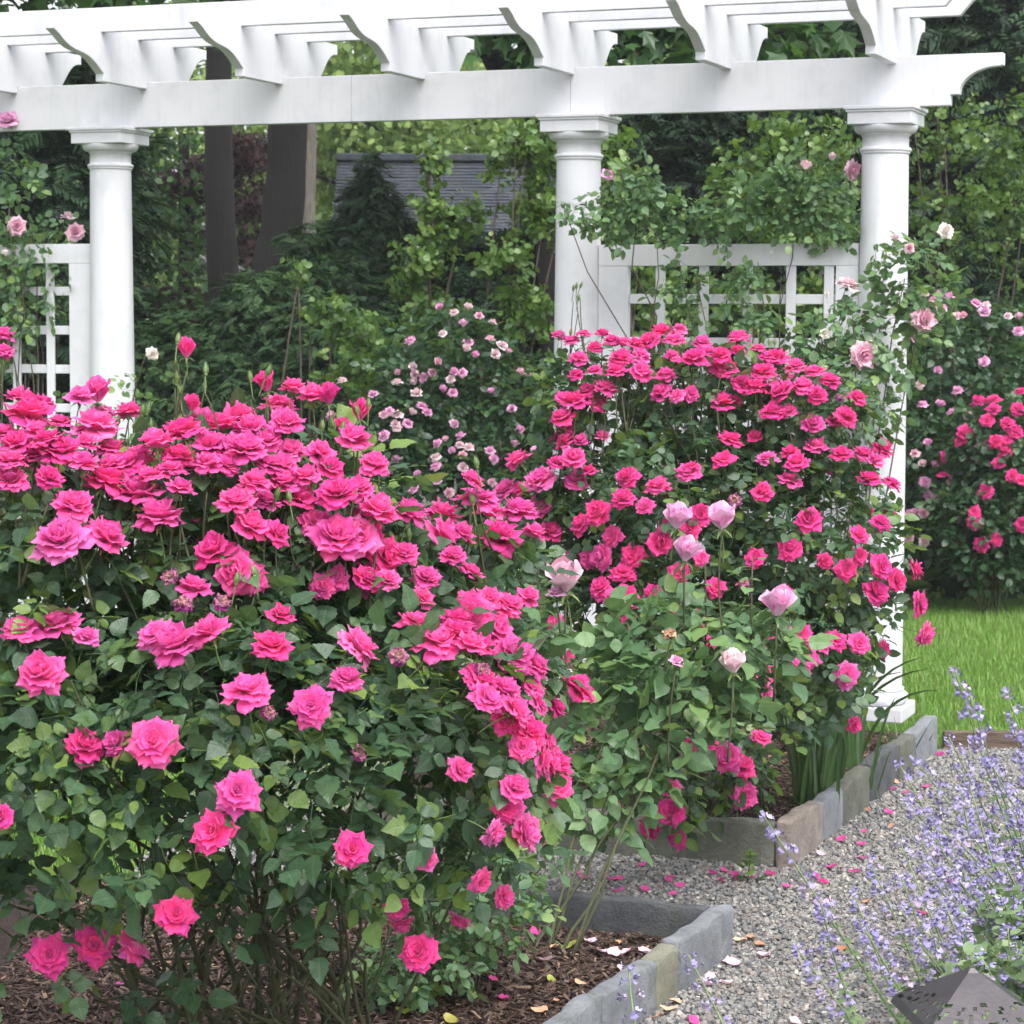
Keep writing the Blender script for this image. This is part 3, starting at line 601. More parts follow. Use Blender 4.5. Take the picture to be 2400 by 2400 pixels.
CUP = [(4, .58, .27, 30, 24, .02, .0), (4, .60, .25, 20, 10, .02, .01), (4, .58, .2, 9, 0, .015, .02), (3, .52, .14, 0, -6, .01, .03)]
OPENBUD = [(4, .62, .26, 12, 26, .015, 0), (4, .62, .22, 5, 5, .012, .01), (3, .58, .15, 0, -4, .008, .02)]
CRUMP = [(6, .34, .18, 70, 125, .02, .1), (6, .36, .16, 40, 90, .02, .1), (6, .3, .14, 10, 60, .02, .08), (5, .24, .12, 0, 20, .01, .05)]
T_STAR = [bloom(100 + k, STAR, tip=(.60, .06)) for k in range(4)]; T_FULL = [bloom(110 + k, FULL) for k in range(7)]; T_HALF = [bloom(120 + k, HALF) for k in range(5)]
T_CUP = [bloom(130 + k, CUP, .008) for k in range(3)]; T_BUD = [bloom(140 + k, OPENBUD, .006) for k in range(2)]; T_CRUMP = [bloom(150 + k, CRUMP, .12) for k in range(3)]
T_CAB = [bloom(160 + k, FULL[:3] + [(7, .36, .15, 24, 40, .02, .03), (7, .29, .12, 14, 24, .02, .04), (6, .22, .09, 4, 10, .015, .05)], .015) for k in range(2)]
def calyx_tpl(pl=.75):
    mb = MB(); t = np.linspace(0, 1, 6); mb.tube(np.stack([.06 * np.sin(t * 2.2), .03 * t, -.10 - pl * t], 1), .017, 5)
    mb.lathe([(.0, -.13), (.035, -.125), (.055, -.09), (.05, -.05), (.03, -.02)], n=8)
    for k in range(5):
        a = 2 * math.pi * k / 5; V = []
        for s_, q, w_ in ((.03, -.03, .035), (.12, -.03, .04), (.22, -.09, .022), (.28, -.16, .003)):
            for sg in (-1, 1): V.append((s_ * math.cos(a) - sg * w_ * math.sin(a), s_ * math.sin(a) + sg * w_ * math.cos(a), q))
        mb.add(V, [(i * 2, i * 2 + 1, i * 2 + 3, i * 2 + 2) for i in range(3)])
    return mb
CALYX_ME = calyx_tpl().mesh('calyx', [CALYX], True)
def bud_tpl(seed, pink=.35):
    mb = MB(); mb.tube(np.stack([.03 * np.sin(np.linspace(0, 2, 6)), 0 * np.linspace(0, 1, 6), np.linspace(-1.6, -.12, 6)], 1), .05, 5)
    mb.lathe([(.0, -.2), (.10, -.17), (.14, -.06), (.10, .03)], n=10)
    mb.lathe([(.10, .0), (.19, .14), (.20, .3), (.13, .52), (.03, .72), (0, .74)], n=10)
    for k in range(5):
        a = 2 * math.pi * k / 5 + .3
        V = []
        for rr, q, w_ in ((.15, .02, .07), (.215, .22, .085), (.19, .5, .05), (.10, .85, .012)):
            for sg in (-1, 1): V.append((rr * math.cos(a) - sg * w_ * math.sin(a), rr * math.sin(a) + sg * w_ * math.cos(a), q))
        mb.add(V, [(i * 2, i * 2 + 1, i * 2 + 3, i * 2 + 2) for i in range(3)])
    return mb
BUD_ME = bud_tpl(1).mesh('bud', [CALYX], True)
_bm = {}
def bloom_mesh(kind, mat):
    key = (kind, mat.name)
    if key not in _bm:
        src = dict(star=T_STAR, full=T_FULL, half=T_HALF, cup=T_CUP, bud=T_BUD, wilt=T_CRUMP, cab=T_CAB)[kind]
        _bm[key] = [t.mesh('rose_bloom_' + kind, [mat]) for t in src]
    return random.choice(_bm[key])
def place_bloom(parent, p, axis, diam, kind, mat, name='rose_bloom', calyx=True, label=None):
    o = obj(name, bloom_mesh(kind, mat), parent, label=label); q = Vector(axis).to_track_quat('Z', 'Y'); m = q.to_matrix().to_4x4() @ Matrix.Rotation(random.uniform(0, 6.28), 4, 'Z')
    o.matrix_local = Matrix.Translation(Vector(p) - (parent.location if parent else Vector())) @ m @ Matrix.Scale(diam, 4)
    if calyx: c = obj('calyx', CALYX_ME, o)
    return o
def place_bud(parent, p, axis, s):
    o = obj('bud', BUD_ME, parent); q = Vector(axis).to_track_quat('Z', 'Y')
    o.matrix_local = Matrix.Translation(Vector(p) - parent.location) @ q.to_matrix().to_4x4() @ Matrix.Scale(s, 4); return o

# ------------------------------------------------------------------ rose bush
def rose_bush(name, label, cat, base, lobes, n_leaf, tpls, leafmat, n_single, scale=(.9, 1.15), n_cane=30, cane_r=.006, canemat=CANE, group=None, zmin=.25, shell=.22, bases=None, kw=None, inner=.8, up_bias=.15, thin=None, twigs=0, wig=.006):
    root = empty(name, (base[0], base[1], base[2]), label, cat, group); LB = Lobes(lobes)
    p, N = LB.sample(n_leaf, shell, up_bias, inner, zmin); M = frames(N, **(kw or dict(up=.7, out=.5, jit=.5, droop=.12))); s = rng.uniform(*scale, len(p)); which = rng.integers(0, len(tpls), len(p)); rn = rng.random(len(p))
    if thin: k_ = rng.random(len(p)) < np.clip((p[:, 2] - thin[0]) / (thin[1] - thin[0]), thin[2], 1); p, N, M, s, which, rn = p[k_], N[k_], M[k_], s[k_], which[k_], rn[k_]
    px = pix(p); d = np.linalg.norm(p - [0, 0, CZ], axis=1); inv = (px > -20).all(1) & (px < 1952).all(1) & ((N * ([0, 0, CZ] - p)).sum(1) > -.2); pick = []
    if n_single:
        cell = {}
        for i in np.argsort(d):
            if not inv[i]: continue
            key = tuple((px[i] // 26).astype(int))
            if cell.get(key, 0) < 1: cell[key] = 1; pick.append(i)
            if len(pick) >= n_single: break
    ml = [t.mesh('leaf', [leafmat]) for t in tpls] if n_single else []
    for i in pick:
        o = obj('leaf', ml[which[i]], root); m = Matrix(M[i].tolist()).to_4x4()
        o.matrix_local = Matrix.Translation(Vector(p[i]) - root.location) @ m @ Matrix.Scale(float(s[i]), 4)
    rest = np.setdiff1d(np.arange(len(p)), pick)
    if len(rest): obj('foliage', scatter_mesh('foliage', tpls, which[rest], M[rest] * s[rest][:, None, None], p[rest] - np.array(root.location), rn[rest], [leafmat]), root, kind='stuff')
    L = LB.L; w_ = L[:, 3] ** 2 / (L[:, 3] ** 2).sum(); bases = bases if bases is not None else [base]
    for k in range(n_cane):
        l = L[rng.choice(len(L), p=w_)]; dd = nrm(rng.normal(0, 1, 3) + [0, 0, .9]); tip = l[:3] + dd * l[3:] * .96
        b0 = np.array(bases[k % len(bases)]) + np.array([rng.normal(0, .05), rng.normal(0, .05), 0]); b0[2] = bases[k % len(bases)][2] - .02
        bow = np.array([(tip[0] - b0[0]) * .25, (tip[1] - b0[1]) * .25, -.05]) + rng.normal(0, .05, 3)
        P_ = bez(b0, tip, -bow * np.array([1, 1, -2.]), 10); P_[1:-1] += rng.normal(0, wig, (8, 3))
        rr = np.linspace(1.15, .3, 10) * cane_r * rng.uniform(.8, 1.25)
        put(MB().tube(P_, rr, 6).obj('cane', canemat, None, True), root)
        if k < twigs:                                 # side twigs leaving the cane
            for _ in range(2):
                i_ = rng.integers(2, 8); d_ = nrm(rng.normal(0, 1, 3) + [0, 0, .8]) * rng.uniform(.12, .3); put(MB().tube(bez(P_[i_], P_[i_] + d_, rng.normal(0, .03, 3), 6), np.linspace(.5, .18, 6) * cane_r, 5).obj('twig', canemat, None, True), root)
    return root, LB
def side_axis(p, N, up, out, jit=.25): return nrm(np.array([0, 0, 1.]) * up + N * out + rng.normal(0, jit, 3))
def shoot(root, tip, below, mat=CANE, r=.003):        # a slender flowering shoot
    a = np.asarray(tip) - np.array([0, 0, below]) + np.array([rng.normal(0, .03), rng.normal(0, .03), 0])
    put(MB().tube(bez(a, tip, rng.normal(0, .012, 3), 6), np.linspace(1.2, .8, 6) * r, 5).obj('stem', mat, None, True), root)

def lobes_px(L): return [(*at(u, v, Y), r * sx, r * sy, r * sz) for u, v, Y, r, sx, sy, sz in L]
z4 = lambda l: [(x * .375, 644 + y * .375, d * .375) for x, y, d in l]
z5 = lambda l: [(644 + x * .375, 724.5 + y * .375, d * .375) for x, y, d in l]
z8 = lambda l: [(724.5 + x * .3333, 1368.5 + y * .3333, d * .3333) for x, y, d in l]
z7 = lambda l: [(x * .375, 1207.5 + y * .375, d * .375) for x, y, d in l]
v2 = lambda l: [(1046.5 + x * .375, 434.7 + y * .375, d * .375) for x, y, d in l]

# ------------------------------------------------------------------ near magenta rose bush
near_l = lobes_px([(60, 1110, 5.15, .37, 1, 1, .95), (330, 1090, 5.2, .35, 1.1, 1, .9), (560, 1060, 5.3, .31, 1, 1, 1), (700, 1180, 5.35, .27, 1, 1, 1), (870, 1270, 5.4, .22, 1, 1, 1),
                   (900, 1050, 5.65, .11, 1.1, 1, .8), (120, 1440, 4.95, .36, 1.1, 1, 1), (430, 1440, 4.9, .36, 1.1, 1, 1), (720, 1440, 5.0, .31, 1.1, 1, 1), (930, 1470, 5.2, .17, .9, 1, 1.1), (600, 1610, 5.1, .18, 1.3, 1, .8), (880, 1600, 5.2, .14, 1, 1, 1),
                   (60, 1730, 4.95, .15, 1.3, 1, 1.0), (360, 1720, 5.0, .09, 1.5, 1, .9), (230, 1880, 5.0, .07, 1.5, 1, .8)])
nb0 = (-.55, 5.45, .045)
near, NL = rose_bush('rose_bush', 'large foreground rose bush covered in big magenta double roses', 'rose bush', nb0, near_l, 3300, ROSE_NEAR, LEAF_DARK, 300, (.68, 1.02), 48, .0065, group='pink rose bushes in the beds',
                     bases=[(-.55, 5.45, .045), (-.75, 5.3, .045), (-.42, 5.5, .045), (-.65, 5.6, .045), (-.3, 5.45, .045), (-.9, 5.5, .045)], zmin=.2, shell=.3, inner=.62, thin=(.45, 1.05, .13), twigs=48, wig=.012)
nlist = z4([(140, 410, 250), (210, 330, 120), (400, 305, 150), (95, 300, 60), (480, 470, 270), (510, 370, 150), (645, 375, 150), (300, 430, 140), (90, 540, 180), (300, 580, 220), (640, 640, 230), (60, 720, 190), (20, 480, 100), (430, 540, 140),
            (930, 490, 240), (1020, 430, 180), (1120, 450, 170), (790, 540, 200), (1060, 560, 210), (1230, 570, 230), (1260, 470, 200), (1240, 400, 140), (1400, 350, 190), (1470, 255, 110), (1575, 300, 170), (1440, 430, 190), (1470, 570, 160),
            (1780, 520, 190), (1880, 640, 170), (1600, 580, 160), (520, 740, 250), (700, 800, 250), (370, 850, 210), (800, 915, 250), (1040, 640, 160), (1280, 730, 180), (1440, 740, 210), (1180, 830, 200), (1330, 820, 160), (1500, 820, 180),
            (310, 1030, 290), (510, 1010, 230), (1090, 1080, 210), (1250, 950, 190), (1380, 980, 130), (1700, 790, 220), (1590, 930, 180), (1690, 1010, 280), (1850, 900, 210), (1830, 1020, 210), (1880, 1120, 170), (1200, 1170, 240), (1270, 1190, 190),
            (970, 1270, 180), (1410, 1400, 130), (1620, 1240, 130), (1700, 1200, 130), (1850, 1240, 140), (110, 1470, 250), (300, 1440, 250), (430, 1510, 100), (790, 1490, 220), (900, 1560, 290), (1070, 1490, 220), (1360, 1560, 220), (1780, 1560, 250), (1740, 1720, 190), (210, 1690, 270),
            (1250, 1780, 280), (860, 660, 170), (180, 480, 150), (560, 640, 150), (1130, 640, 150), (1350, 520, 150), (980, 620, 160), (240, 700, 150), (900, 760, 130), (10, -10, 110), (8, 75, 100), (160, 600, 160), (420, 640, 170), (760, 700, 160), (1350, 640, 170), (1540, 700, 150), (900, 600, 170), (60, 620, 160), (1180, 560, 180), (1420, 640, 160), (240, 520, 170), (560, 560, 160), (700, 600, 170), (1660, 660, 150), (1800, 760, 170)]) + \
    z5([(330, 680, 210), (180, 670, 220), (500, 680, 200), (70, 790, 240), (200, 870, 200), (470, 790, 230), (310, 870, 160), (590, 770, 150), (680, 600, 230), (650, 500, 140), (740, 670, 160), (890, 670, 210), (770, 800, 240), (380, 1220, 230), (820, 1130, 180), (740, 1090, 130), (930, 1090, 110),
        (490, 1320, 280), (640, 1340, 190), (870, 1390, 230), (660, 1480, 160), (720, 1590, 200), (860, 1640, 200), (960, 1540, 110), (1060, 1640, 130), (830, 1700, 180), (420, 990, 160), (120, 1000, 160), (230, 1000, 100), (400, 1100, 130), (960, 770, 130), (560, 880, 140), (640, 960, 120)]) + \
    z8([(910, 200, 220), (690, 470, 160), (760, 590, 210), (880, 600, 150), (440, 1080, 130), (670, 970, 140), (540, 880, 100), (230, 750, 80), (420, 260, 80), (70, 1030, 90), (95, 1100, 90)]) + [(930, 1195, 80), (962, 1240, 90), (1003, 1262, 70), (905, 1290, 74), (945, 1312, 84), (965, 1345, 84), (990, 1385, 84), (1015, 1432, 78), (1045, 1445, 70), (1085, 1305, 92), (955, 1525, 70), (990, 1570, 80), (968, 1490, 66), (900, 1230, 80), (860, 1205, 80), (1010, 1330, 60), (925, 1570, 60), (1030, 1400, 56), (860, 1180, 70)] + z7([(420, 550, 230), (700, 1520, 210), (10, 900, 120), (600, 530, 170)])
stars = z7([(770, 520, 290), (1200, 770, 270), (1080, 970, 260), (1770, 1060, 220), (880, 1390, 230), (470, 1540, 240), (250, 1590, 245)]) + z5([(650, 1160, 260), (1570 - 1932, 0, 0)][:1]) + z8([(780, 130, 190), (200, 1290, 245), (980, 360, 210)]) + z4([(1570, 1840, 240)])
for u, v, d in nlist:
    Y0, N = NL.hit(u, v, 1.06); p = Y0 + nrm(Y0 - [0, 0, CZ]) * rng.uniform(-.05, .06); k = p[1] * 1932 / (F * 1932 / 2400) / 1932 * 1.0
    dia = np.clip(d * p[1] / (F * 1932 / 2400), .06, .135) * (1.14 if v < 1150 else 1.08); up = .95 if v < 1000 else .7 if v < 1350 else .4
    kind = random.choices(['full', 'half', 'star'], [5, 4, 1])[0] if v < 1300 else random.choices(['full', 'half', 'star'], [3, 1, 5])[0]
    place_bloom(near, p, side_axis(p, N, up, .75 if v < 1000 else .9), dia, kind, random.choices([PINK, PINKR, FADED], [60, 30, 10])[0])
    if v < 980 and rng.random() < .8: shoot(near, p - [0, 0, .05], .16)
for u, v, d in stars:
    Y0, N = NL.hit(u, v, 1.06); dia = np.clip(d * Y0[1] / (F * 1932 / 2400), .06, .13) * 1.05
    place_bloom(near, Y0, nrm(-nrm(Y0 - [0, 0, CZ]) + np.array([rng.normal(0, .2), 0, .30])), dia, 'star', PINK if v < 1500 else PINKR)
# extra blooms on the sides away from the lens
for k in range(22):
    l = near_l[rng.integers(0, 5)]; d_ = nrm(np.array([rng.normal(), abs(rng.normal()) + .5, abs(rng.normal()) * .6])); p = np.array(l[:3]) + d_ * l[3:] * 1.02
    place_bloom(near, p, nrm(d_ + [0, 0, .8]), rng.uniform(.09, .11), 'full', PINK)
for u, v, s in [(490 * .375, 644 + 245 * .375, 75), (1195 * .375, 644 + 355 * .375, 90), (1655 * .375, 743, 62), (1810 * .375, 773, 62), (352, 657, 55), (505, 720, 60), (645, 803, 45), (362, 760, 48)]:
    p, N = NL.hit(u, v, 1.0); d_ = s * p[1] / (F * 1932 / 2400); place_bloom(near, p - [0, 0, d_ * .3], nrm([rng.normal(0, .15), -.1, 1]), d_ * 1.05, 'bud' if s < 80 else 'half', PINKR if s < 70 else PINK); shoot(near, p - [0, 0, d_ * .8], .25)
for u, v in [(335, 647), (330, 693), (335, 718), (340, 740), (388, 705), (385, 735), (473, 718), (503, 708), (695, 768), (630, 808), (645, 815), (608, 810), (675, 780), (285, 810), (222, 800), (268, 783), (277, 780), (480, 930), (520, 940), (547, 945), (655, 940), (668, 940), (892, 950), (772, 1015), (445, 1100), (480, 1085), (900, 880), (712, 870), (712, 935)]:
    p, N = NL.hit(u, v, 1.0); p = p - nrm(p - [0, 0, CZ]) * .05; place_bud(near, p, nrm([rng.normal(0, .2), rng.normal(0, .15), 1]), rng.uniform(.026, .034)); shoot(near, p - [0, 0, .045], .14, CANE, .002)
for u, v, d in z4([(920, 1340, 140), (1110, 1330, 120), (860, 1190, 110), (360, 930, 105), (1340, 1880, 110)]) + z5([(290, 1380, 140), (700, 1440, 100), (80, 1870, 110)]):
    p, N = NL.hit(u, v, 1.1); place_bloom(near, p, side_axis(p, N, .3, .8), d * p[1] / (F * 1932 / 2400) * 1.1, 'wilt', WILT, label='wilted purple brown rose')

# ------------------------------------------------------------------ right-hand magenta bush in the far bed
far_l = lobes_px([(1140, 760, 8.5, .22, 1.2, 1, 1), (1330, 770, 8.5, .26, 1.2, 1, 1), (1520, 810, 8.4, .24, 1.2, 1, 1), (1110, 920, 8.4, .20, 1, 1, 1), (1290, 980, 8.3, .34, 1.1, 1, 1), (1510, 1010, 8.3, .34, 1.1, 1, 1), (1585, 1150, 8.35, .19, 1, 1, 1),
                  (1450, 1240, 8.15, .30, 1.1, 1, 1), (1220, 1180, 8.2, .28, 1.1, 1, 1), (1370, 1430, 7.75, .14, 1.1, 1, 1), (1540, 1280, 8.3, .17, 1, 1, 1), (1270, 1500, 7.6, .10, 1.2, 1, 1), (1030, 1100, 8.35, .18, 1, 1, 1), (1085, 1010, 8.5, .2, 1, 1, 1)])
far, FL = rose_bush('rose_bush', 'upright magenta rose bush in the far bed in front of the lattice panel', 'rose bush', (.72, 8.5, .06), far_l, 2900, ROSE_MID, LEAF_DARK, 300, (.68, .95), 40, .006, group='pink rose bushes in the beds',
                    bases=[(.72, 8.5, .06), (.6, 8.55, .06), (.85, 8.5, .06), (.75, 8.6, .06)], zmin=.14, shell=.3, inner=.6)
flist = v2([(20, 540, 80), (90, 570, 90), (145, 530, 80), (240, 530, 70), (290, 570, 90), (340, 580, 70), (400, 590, 90), (480, 575, 120), (540, 530, 110), (600, 560, 110), (630, 510, 80), (740, 580, 100), (120, 660, 100), (200, 600, 70), (330, 660, 120), (430, 650, 100), (310, 730, 110), (430, 730, 120), (560, 740, 100), (590, 640, 70),
            (700, 670, 140), (770, 620, 80), (840, 640, 100), (930, 560, 120), (920, 620, 90), (1020, 600, 80), (850, 710, 140), (940, 790, 120), (1010, 810, 130), (1060, 640, 80), (1110, 660, 130), (1050, 730, 130), (1210, 700, 110), (1310, 730, 110), (1250, 800, 120), (1385, 765, 110), (1320, 840, 100), (1160, 830, 140), (850, 890, 130), (900, 870, 80),
            (1100, 930, 130), (1180, 920, 90), (1300, 990, 110), (1515, 860, 110), (1460, 950, 120), (1400, 970, 70), (110, 740, 80), (200, 720, 70), (540, 830, 110), (620, 840, 70), (680, 830, 90), (40, 850, 90), (160, 820, 110), (250, 810, 120), (100, 880, 130), (220, 880, 100), (40, 960, 120), (60, 1000, 90), (60, 1080, 110), (130, 1070, 80),
            (90, 1160, 130), (10, 1180, 90), (240, 1050, 50), (880, 1070, 120), (850, 1160, 120), (1070, 1160, 120), (1010, 1050, 80), (1310, 1110, 120), (1190, 1130, 90), (1220, 1190, 120), (1440, 1140, 110), (1550, 1140, 110), (1640, 1110, 120), (1610, 1170, 100), (690, 1195, 60)]) + \
    z5([(905, 400, 130), (1250, 450, 80), (1180, 510, 130), (1450, 480, 120), (1590, 530, 120), (1420, 590, 120), (1530, 620, 90), (1300, 650, 130), (1220, 720, 120), (1050, 760, 120), (1370, 770, 120), (1600, 800, 130), (1640, 720, 90), (1760, 740, 100), (1810, 660, 120), (1250, 880, 100), (1320, 870, 130), (1470, 870, 130), (1420, 960, 130), (1310, 1040, 120), (1430, 1080, 140), (1570, 1060, 100),
        (840, 550, 140), (930, 550, 130), (1010, 500, 160), (1000, 620, 120), (1090, 1210, 100), (1020, 1380, 100), (1130, 1390, 100), (1440, 1200, 80), (1680, 1160, 100), (1800, 1180, 120), (1850, 1320, 90), (1520, 1560, 80), (1810, 880, 80), (1700, 950, 110)]) + \
    [(u, v, d) for u, v, d in [(1300, 897, 46), (1640, 910, 44), (1680, 915, 40), (1490, 910, 48), (1440, 935, 42), (1528, 985, 48), (1660, 990, 36), (1620, 1010, 36), (1425, 1055, 42), (1492, 1040, 46), (1595, 1075, 42), (1660, 1070, 50), (1720, 1075, 40), (1690, 1095, 44), (1650, 1120, 50), (1730, 1140, 50), (1620, 1050, 34), (1740, 1195, 44),
     (1550, 1215, 40), (1515, 1240, 60), (1575, 1210, 44), (1510, 1200, 44), (1450, 1215, 40), (1440, 1275, 44), (1440, 1315, 48), (1595, 1275, 50), (1620, 1215, 44), (1665, 1225, 34), (1610, 1365, 34), (1435, 1395, 42), (1330, 1405, 50), (1305, 1415, 40), (1375, 1430, 56), (1400, 1450, 50), (1400, 1500, 54), (1265, 1490, 40), (1265, 1535, 56), (1230, 1560, 44), (1280, 1580, 46), (1170, 1530, 34), (1160, 1130, 40), (1085, 1055, 44), (1050, 1180, 36), (1350, 1110, 40), (1555, 1060, 30), (1385, 1180, 34), (1480, 1120, 36)]]
for u, v, d in flist:
    p, N = FL.hit(u, v, 1.07); p = p + nrm(p - [0, 0, CZ]) * rng.uniform(-.05, .05); dia = np.clip(d * p[1] / (F * 1932 / 2400), .055, .115) * 1.22; up = .9 if v < 950 else .55
    face = N * .8 - nrm(p - [0, 0, CZ]) * (.25 if v > 950 else .1)
    kind = random.choices(['full', 'half', 'star'], [5, 2, 2] if v < 1000 else [3, 1, 6])[0]; place_bloom(far, p, nrm(np.array([0, 0, up]) + face * (.7 if v < 950 else 1) + rng.normal(0, .2, 3)), dia, kind, random.choices([PINKR, PINK, FADED], [60, 33, 7])[0])
    if v < 800 and rng.random() < .8: shoot(far, p - [0, 0, .05], .2)
for u, v, d in v2([(1100, 780, 110), (1430, 850, 70)]) + [(1385, 948, 36), (1405, 1105, 36), (1295, 1440, 44)]:
    p, N = FL.hit(u, v, 1.08); place_bloom(far, p, side_axis(p, N, .4, .8), d * p[1] / (F * 1932 / 2400) * 1.1, 'wilt', WILT, label='wilted purple rose')
for u, v in v2 and [(1046 + x * .375, 435 + y * .375) for x, y in [(95, 300), (110, 290), (130, 285), (120, 350), (580, 480), (640, 470), (660, 480), (890, 505), (1025, 520), (1060, 515), (1080, 570), (1110, 570), (330, 700), (380, 705), (35, 525), (80, 520)]]:
    p, N = FL.hit(u, v, 1.0); place_bud(far, p, nrm([rng.normal(0, .2), rng.normal(0, .15), 1]), .026); shoot(far, p - [0, 0, .04], .22, CANE, .002)
for k in range(20):
    l = far_l[rng.integers(0, 8)]; d_ = nrm(np.array([rng.normal(), abs(rng.normal()) + .4, abs(rng.normal()) * .6])); p = np.array(l[:3]) + d_ * l[3:] * 1.02
    place_bloom(far, p, nrm(d_ + [0, 0, .8]), .095, 'full', PINKR)

# ------------------------------------------------------------------ pale tea rose between the beds
tea_l = lobes_px([(1260, 1230, 7.2, .17, 1.2, 1, 1), (1390, 1210, 7.2, .14, 1.2, 1, .8), (1170, 1360, 7.1, .18, 1, 1, 1), (1275, 1330, 7.1, .14, 1.1, 1, 1), (1120, 1490, 7.0, .12, 1, 1, .9), (1180, 1450, 7.05, .10, 1.1, 1, .8), (1060, 1240, 7.2, .11, 1, 1, 1)])
tea, TL = rose_bush('rose_bush', 'pale green leafy rose bush with a few lilac pink buds', 'rose bush', (.13, 6.62, .045), tea_l, 340, ROSE_TEA, LEAF_PALE, 230, (.72, 1.08), 7, .005, CANE, 'pink rose bushes in the beds',
                    bases=[(.13, 6.62, .045), (.16, 6.66, .045)], zmin=.3, kw=dict(up=.85, out=.35, jit=.5, droop=.0))
for u, v, d, kind, m_ in [(1275, 980, 46, 'cup', LILAC), (1362, 980, 50, 'cup', LILAC), (1292, 1042, 46, 'cup', LILAC), (1068, 1095, 62, 'cup', PALE), (1465, 1142, 56, 'cup', LILAC), (1383, 1254, 44, 'cup', BLUSH), (1275, 1243, 30, 'half', LILAC), (1265, 1190, 32, 'wilt', DRY), (1050, 1112, 34, 'half', LILAC), (957, 1190, 26, 'half', PALE)]:
    p, N = TL.hit(u, v, 1.05)
    if u < 1100: p = at(u, v, 6.35)
    dd = d * p[1] / (F * 1932 / 2400); p = p - nrm(p - [0, 0, CZ]) * .12; place_bloom(tea, p - [0, 0, dd * .35], nrm([rng.normal(0, .2), -.2, 1]), dd * (1.75 if kind == 'cup' else 1.2), kind, m_, label='dry brown rose head' if kind == 'wilt' else None); shoot(tea, p - [0, 0, dd * .6], rng.uniform(.22, .35), CANE, .003)
for u, v in [(1015, 1045), (985, 1080), (1420, 1050), (1330, 1060)]:
    p, N = TL.hit(u, v, 1.0); q, NN = TL.sample(1); shoot(tea, p, .4, CANEW, .003)
    for k in range(3): o = obj('leaf', ROSE_TEA[k].mesh('leaf', [LEAF_PALE]), tea); o.matrix_local = Matrix.Translation(Vector(p) - tea.location - Vector((0, 0, .03 * k))) @ Matrix.Rotation(k * 2.2, 4, 'Z') @ Matrix.Scale(.6, 4)

# small low plant at the back of the near bed
sm, SL = rose_bush('rose_bush', 'low straggly bush of small pale leaves under the big rose bush', 'rose bush', (-.12, 6.3, .045), lobes_px([(900, 1700, 6.2, .15, 1.2, 1, .9), (800, 1640, 6.3, .15, 1.2, 1, 1), (960, 1600, 6.4, .10, 1.2, 1, 1), (760, 1820, 6.1, .12, 1.4, 1, .6)]), 420, ROSE_FAR, LEAF_PALE, 120, (.55, .8), 18, .004, group='pink rose bushes in the beds', zmin=.08)

# ------------------------------------------------------------------ climbing roses on the lattice
cl_l = []
for u, v, r in [(1560, 700, .13), (1680, 640, .15), (1740, 560, .13), (1620, 600, .12), (1700, 500, .12), (1660, 760, .08), (1520, 620, .07)]: cl_l.append((u, v, 9.9, r, 1.2, .7, 1))
clr, CL = rose_bush('climbing_rose', 'climbing rose with big blush blooms leaning on the right-hand column and lattice', 'climbing rose', (1.45, 9.85, .06), lobes_px(cl_l), 300, ROSE_MID, LEAF_PALE, 220, (.7, .95), 12, .006, CANEW, 'climbing roses on the pergola', bases=[(1.45, 9.85, .06), (1.40, 9.82, .06)], zmin=.5, kw=dict(up=.6, out=.5, jit=.5))
cl2_l = []
for u, v, r in [(1160, 400, .12), (1240, 410, .11), (1330, 420, .11), (1430, 380, .13), (1520, 390, .14), (1280, 530, .08), (1300, 600, .06), (1400, 520, .09), (1410, 600, .07), (1200, 350, .10), (1580, 430, .08), (1090, 400, .05), (1500, 340, .12)]: cl2_l.append((u, v, 10.35, r, 1.25, .55, 1))
clr2, CL2 = rose_bush('climbing_rose', 'leafy climbing rose spilling over the top rail of the lattice panel', 'climbing rose', (1.0, 10.45, .06), lobes_px(cl2_l), 680, ROSE_FAR, LEAF_PALE, 260, (.6, .9), 9, .007, CANEW, 'climbing roses on the pergola', bases=[(.95, 10.42, .06), (1.1, 10.4, .06), (.75, 10.5, .06)], zmin=.5, shell=.5, kw=dict(up=.6, out=.4, jit=.6), inner=.4, twigs=9, wig=.03)
cl3_l = []
for u, v, r in [(20, 330, .13), (40, 480, .16), (90, 500, .13), (20, 600, .17), (70, 560, .14), (-40, 420, .2), (-60, 600, .25), (120, 430, .06)]: cl3_l.append((u, v, 11.85, r, 1.2, .55, 1))
clr3, CL3 = rose_bush('climbing_rose', 'climbing rose with pink blooms on the lattice at the picture edge', 'climbing rose', (-2.4, 11.9, .06), lobes_px(cl3_l), 400, ROSE_FAR, LEAF_PALE, 200, (.8, 1.1), 20, .007, CANEW, 'climbing roses on the pergola', bases=[(-2.35, 11.85, .0), (-2.6, 11.9, .0)], zmin=.5, shell=.4, kw=dict(up=.6, out=.4, jit=.6), inner=.5)
def cb(root, LB, u, v, d, kind, mat, ax=(0, -.8, .5)):
    p, N = LB.hit(u, v, 1.1); dd = d * p[1] / (F * 1932 / 2400); place_bloom(root, p, nrm(np.array(ax) + rng.normal(0, .15, 3)), dd * 1.1, kind, mat)
for a_ in [(1597, 542, 48, 'cab', BLUSH, (0, -.4, .9)), (1625, 668, 62, 'cab', PALE, (.45, -.8, -.1)), (1737, 605, 58, 'cab', PALE, (.5, -.7, .3)), (1783, 437, 32, 'full', CREAM), (1690, 455, 24, 'cup', BLUSH, (0, 0, 1)), (1555, 632, 24, 'half', CREAM), (1655, 690, 18, 'bud', CREAM, (0, 0, 1)), (1560, 560, 14, 'bud', CREAM, (0, 0, 1)), (1715, 470, 22, 'half', PALE)]: cb(clr, CL, *a_)
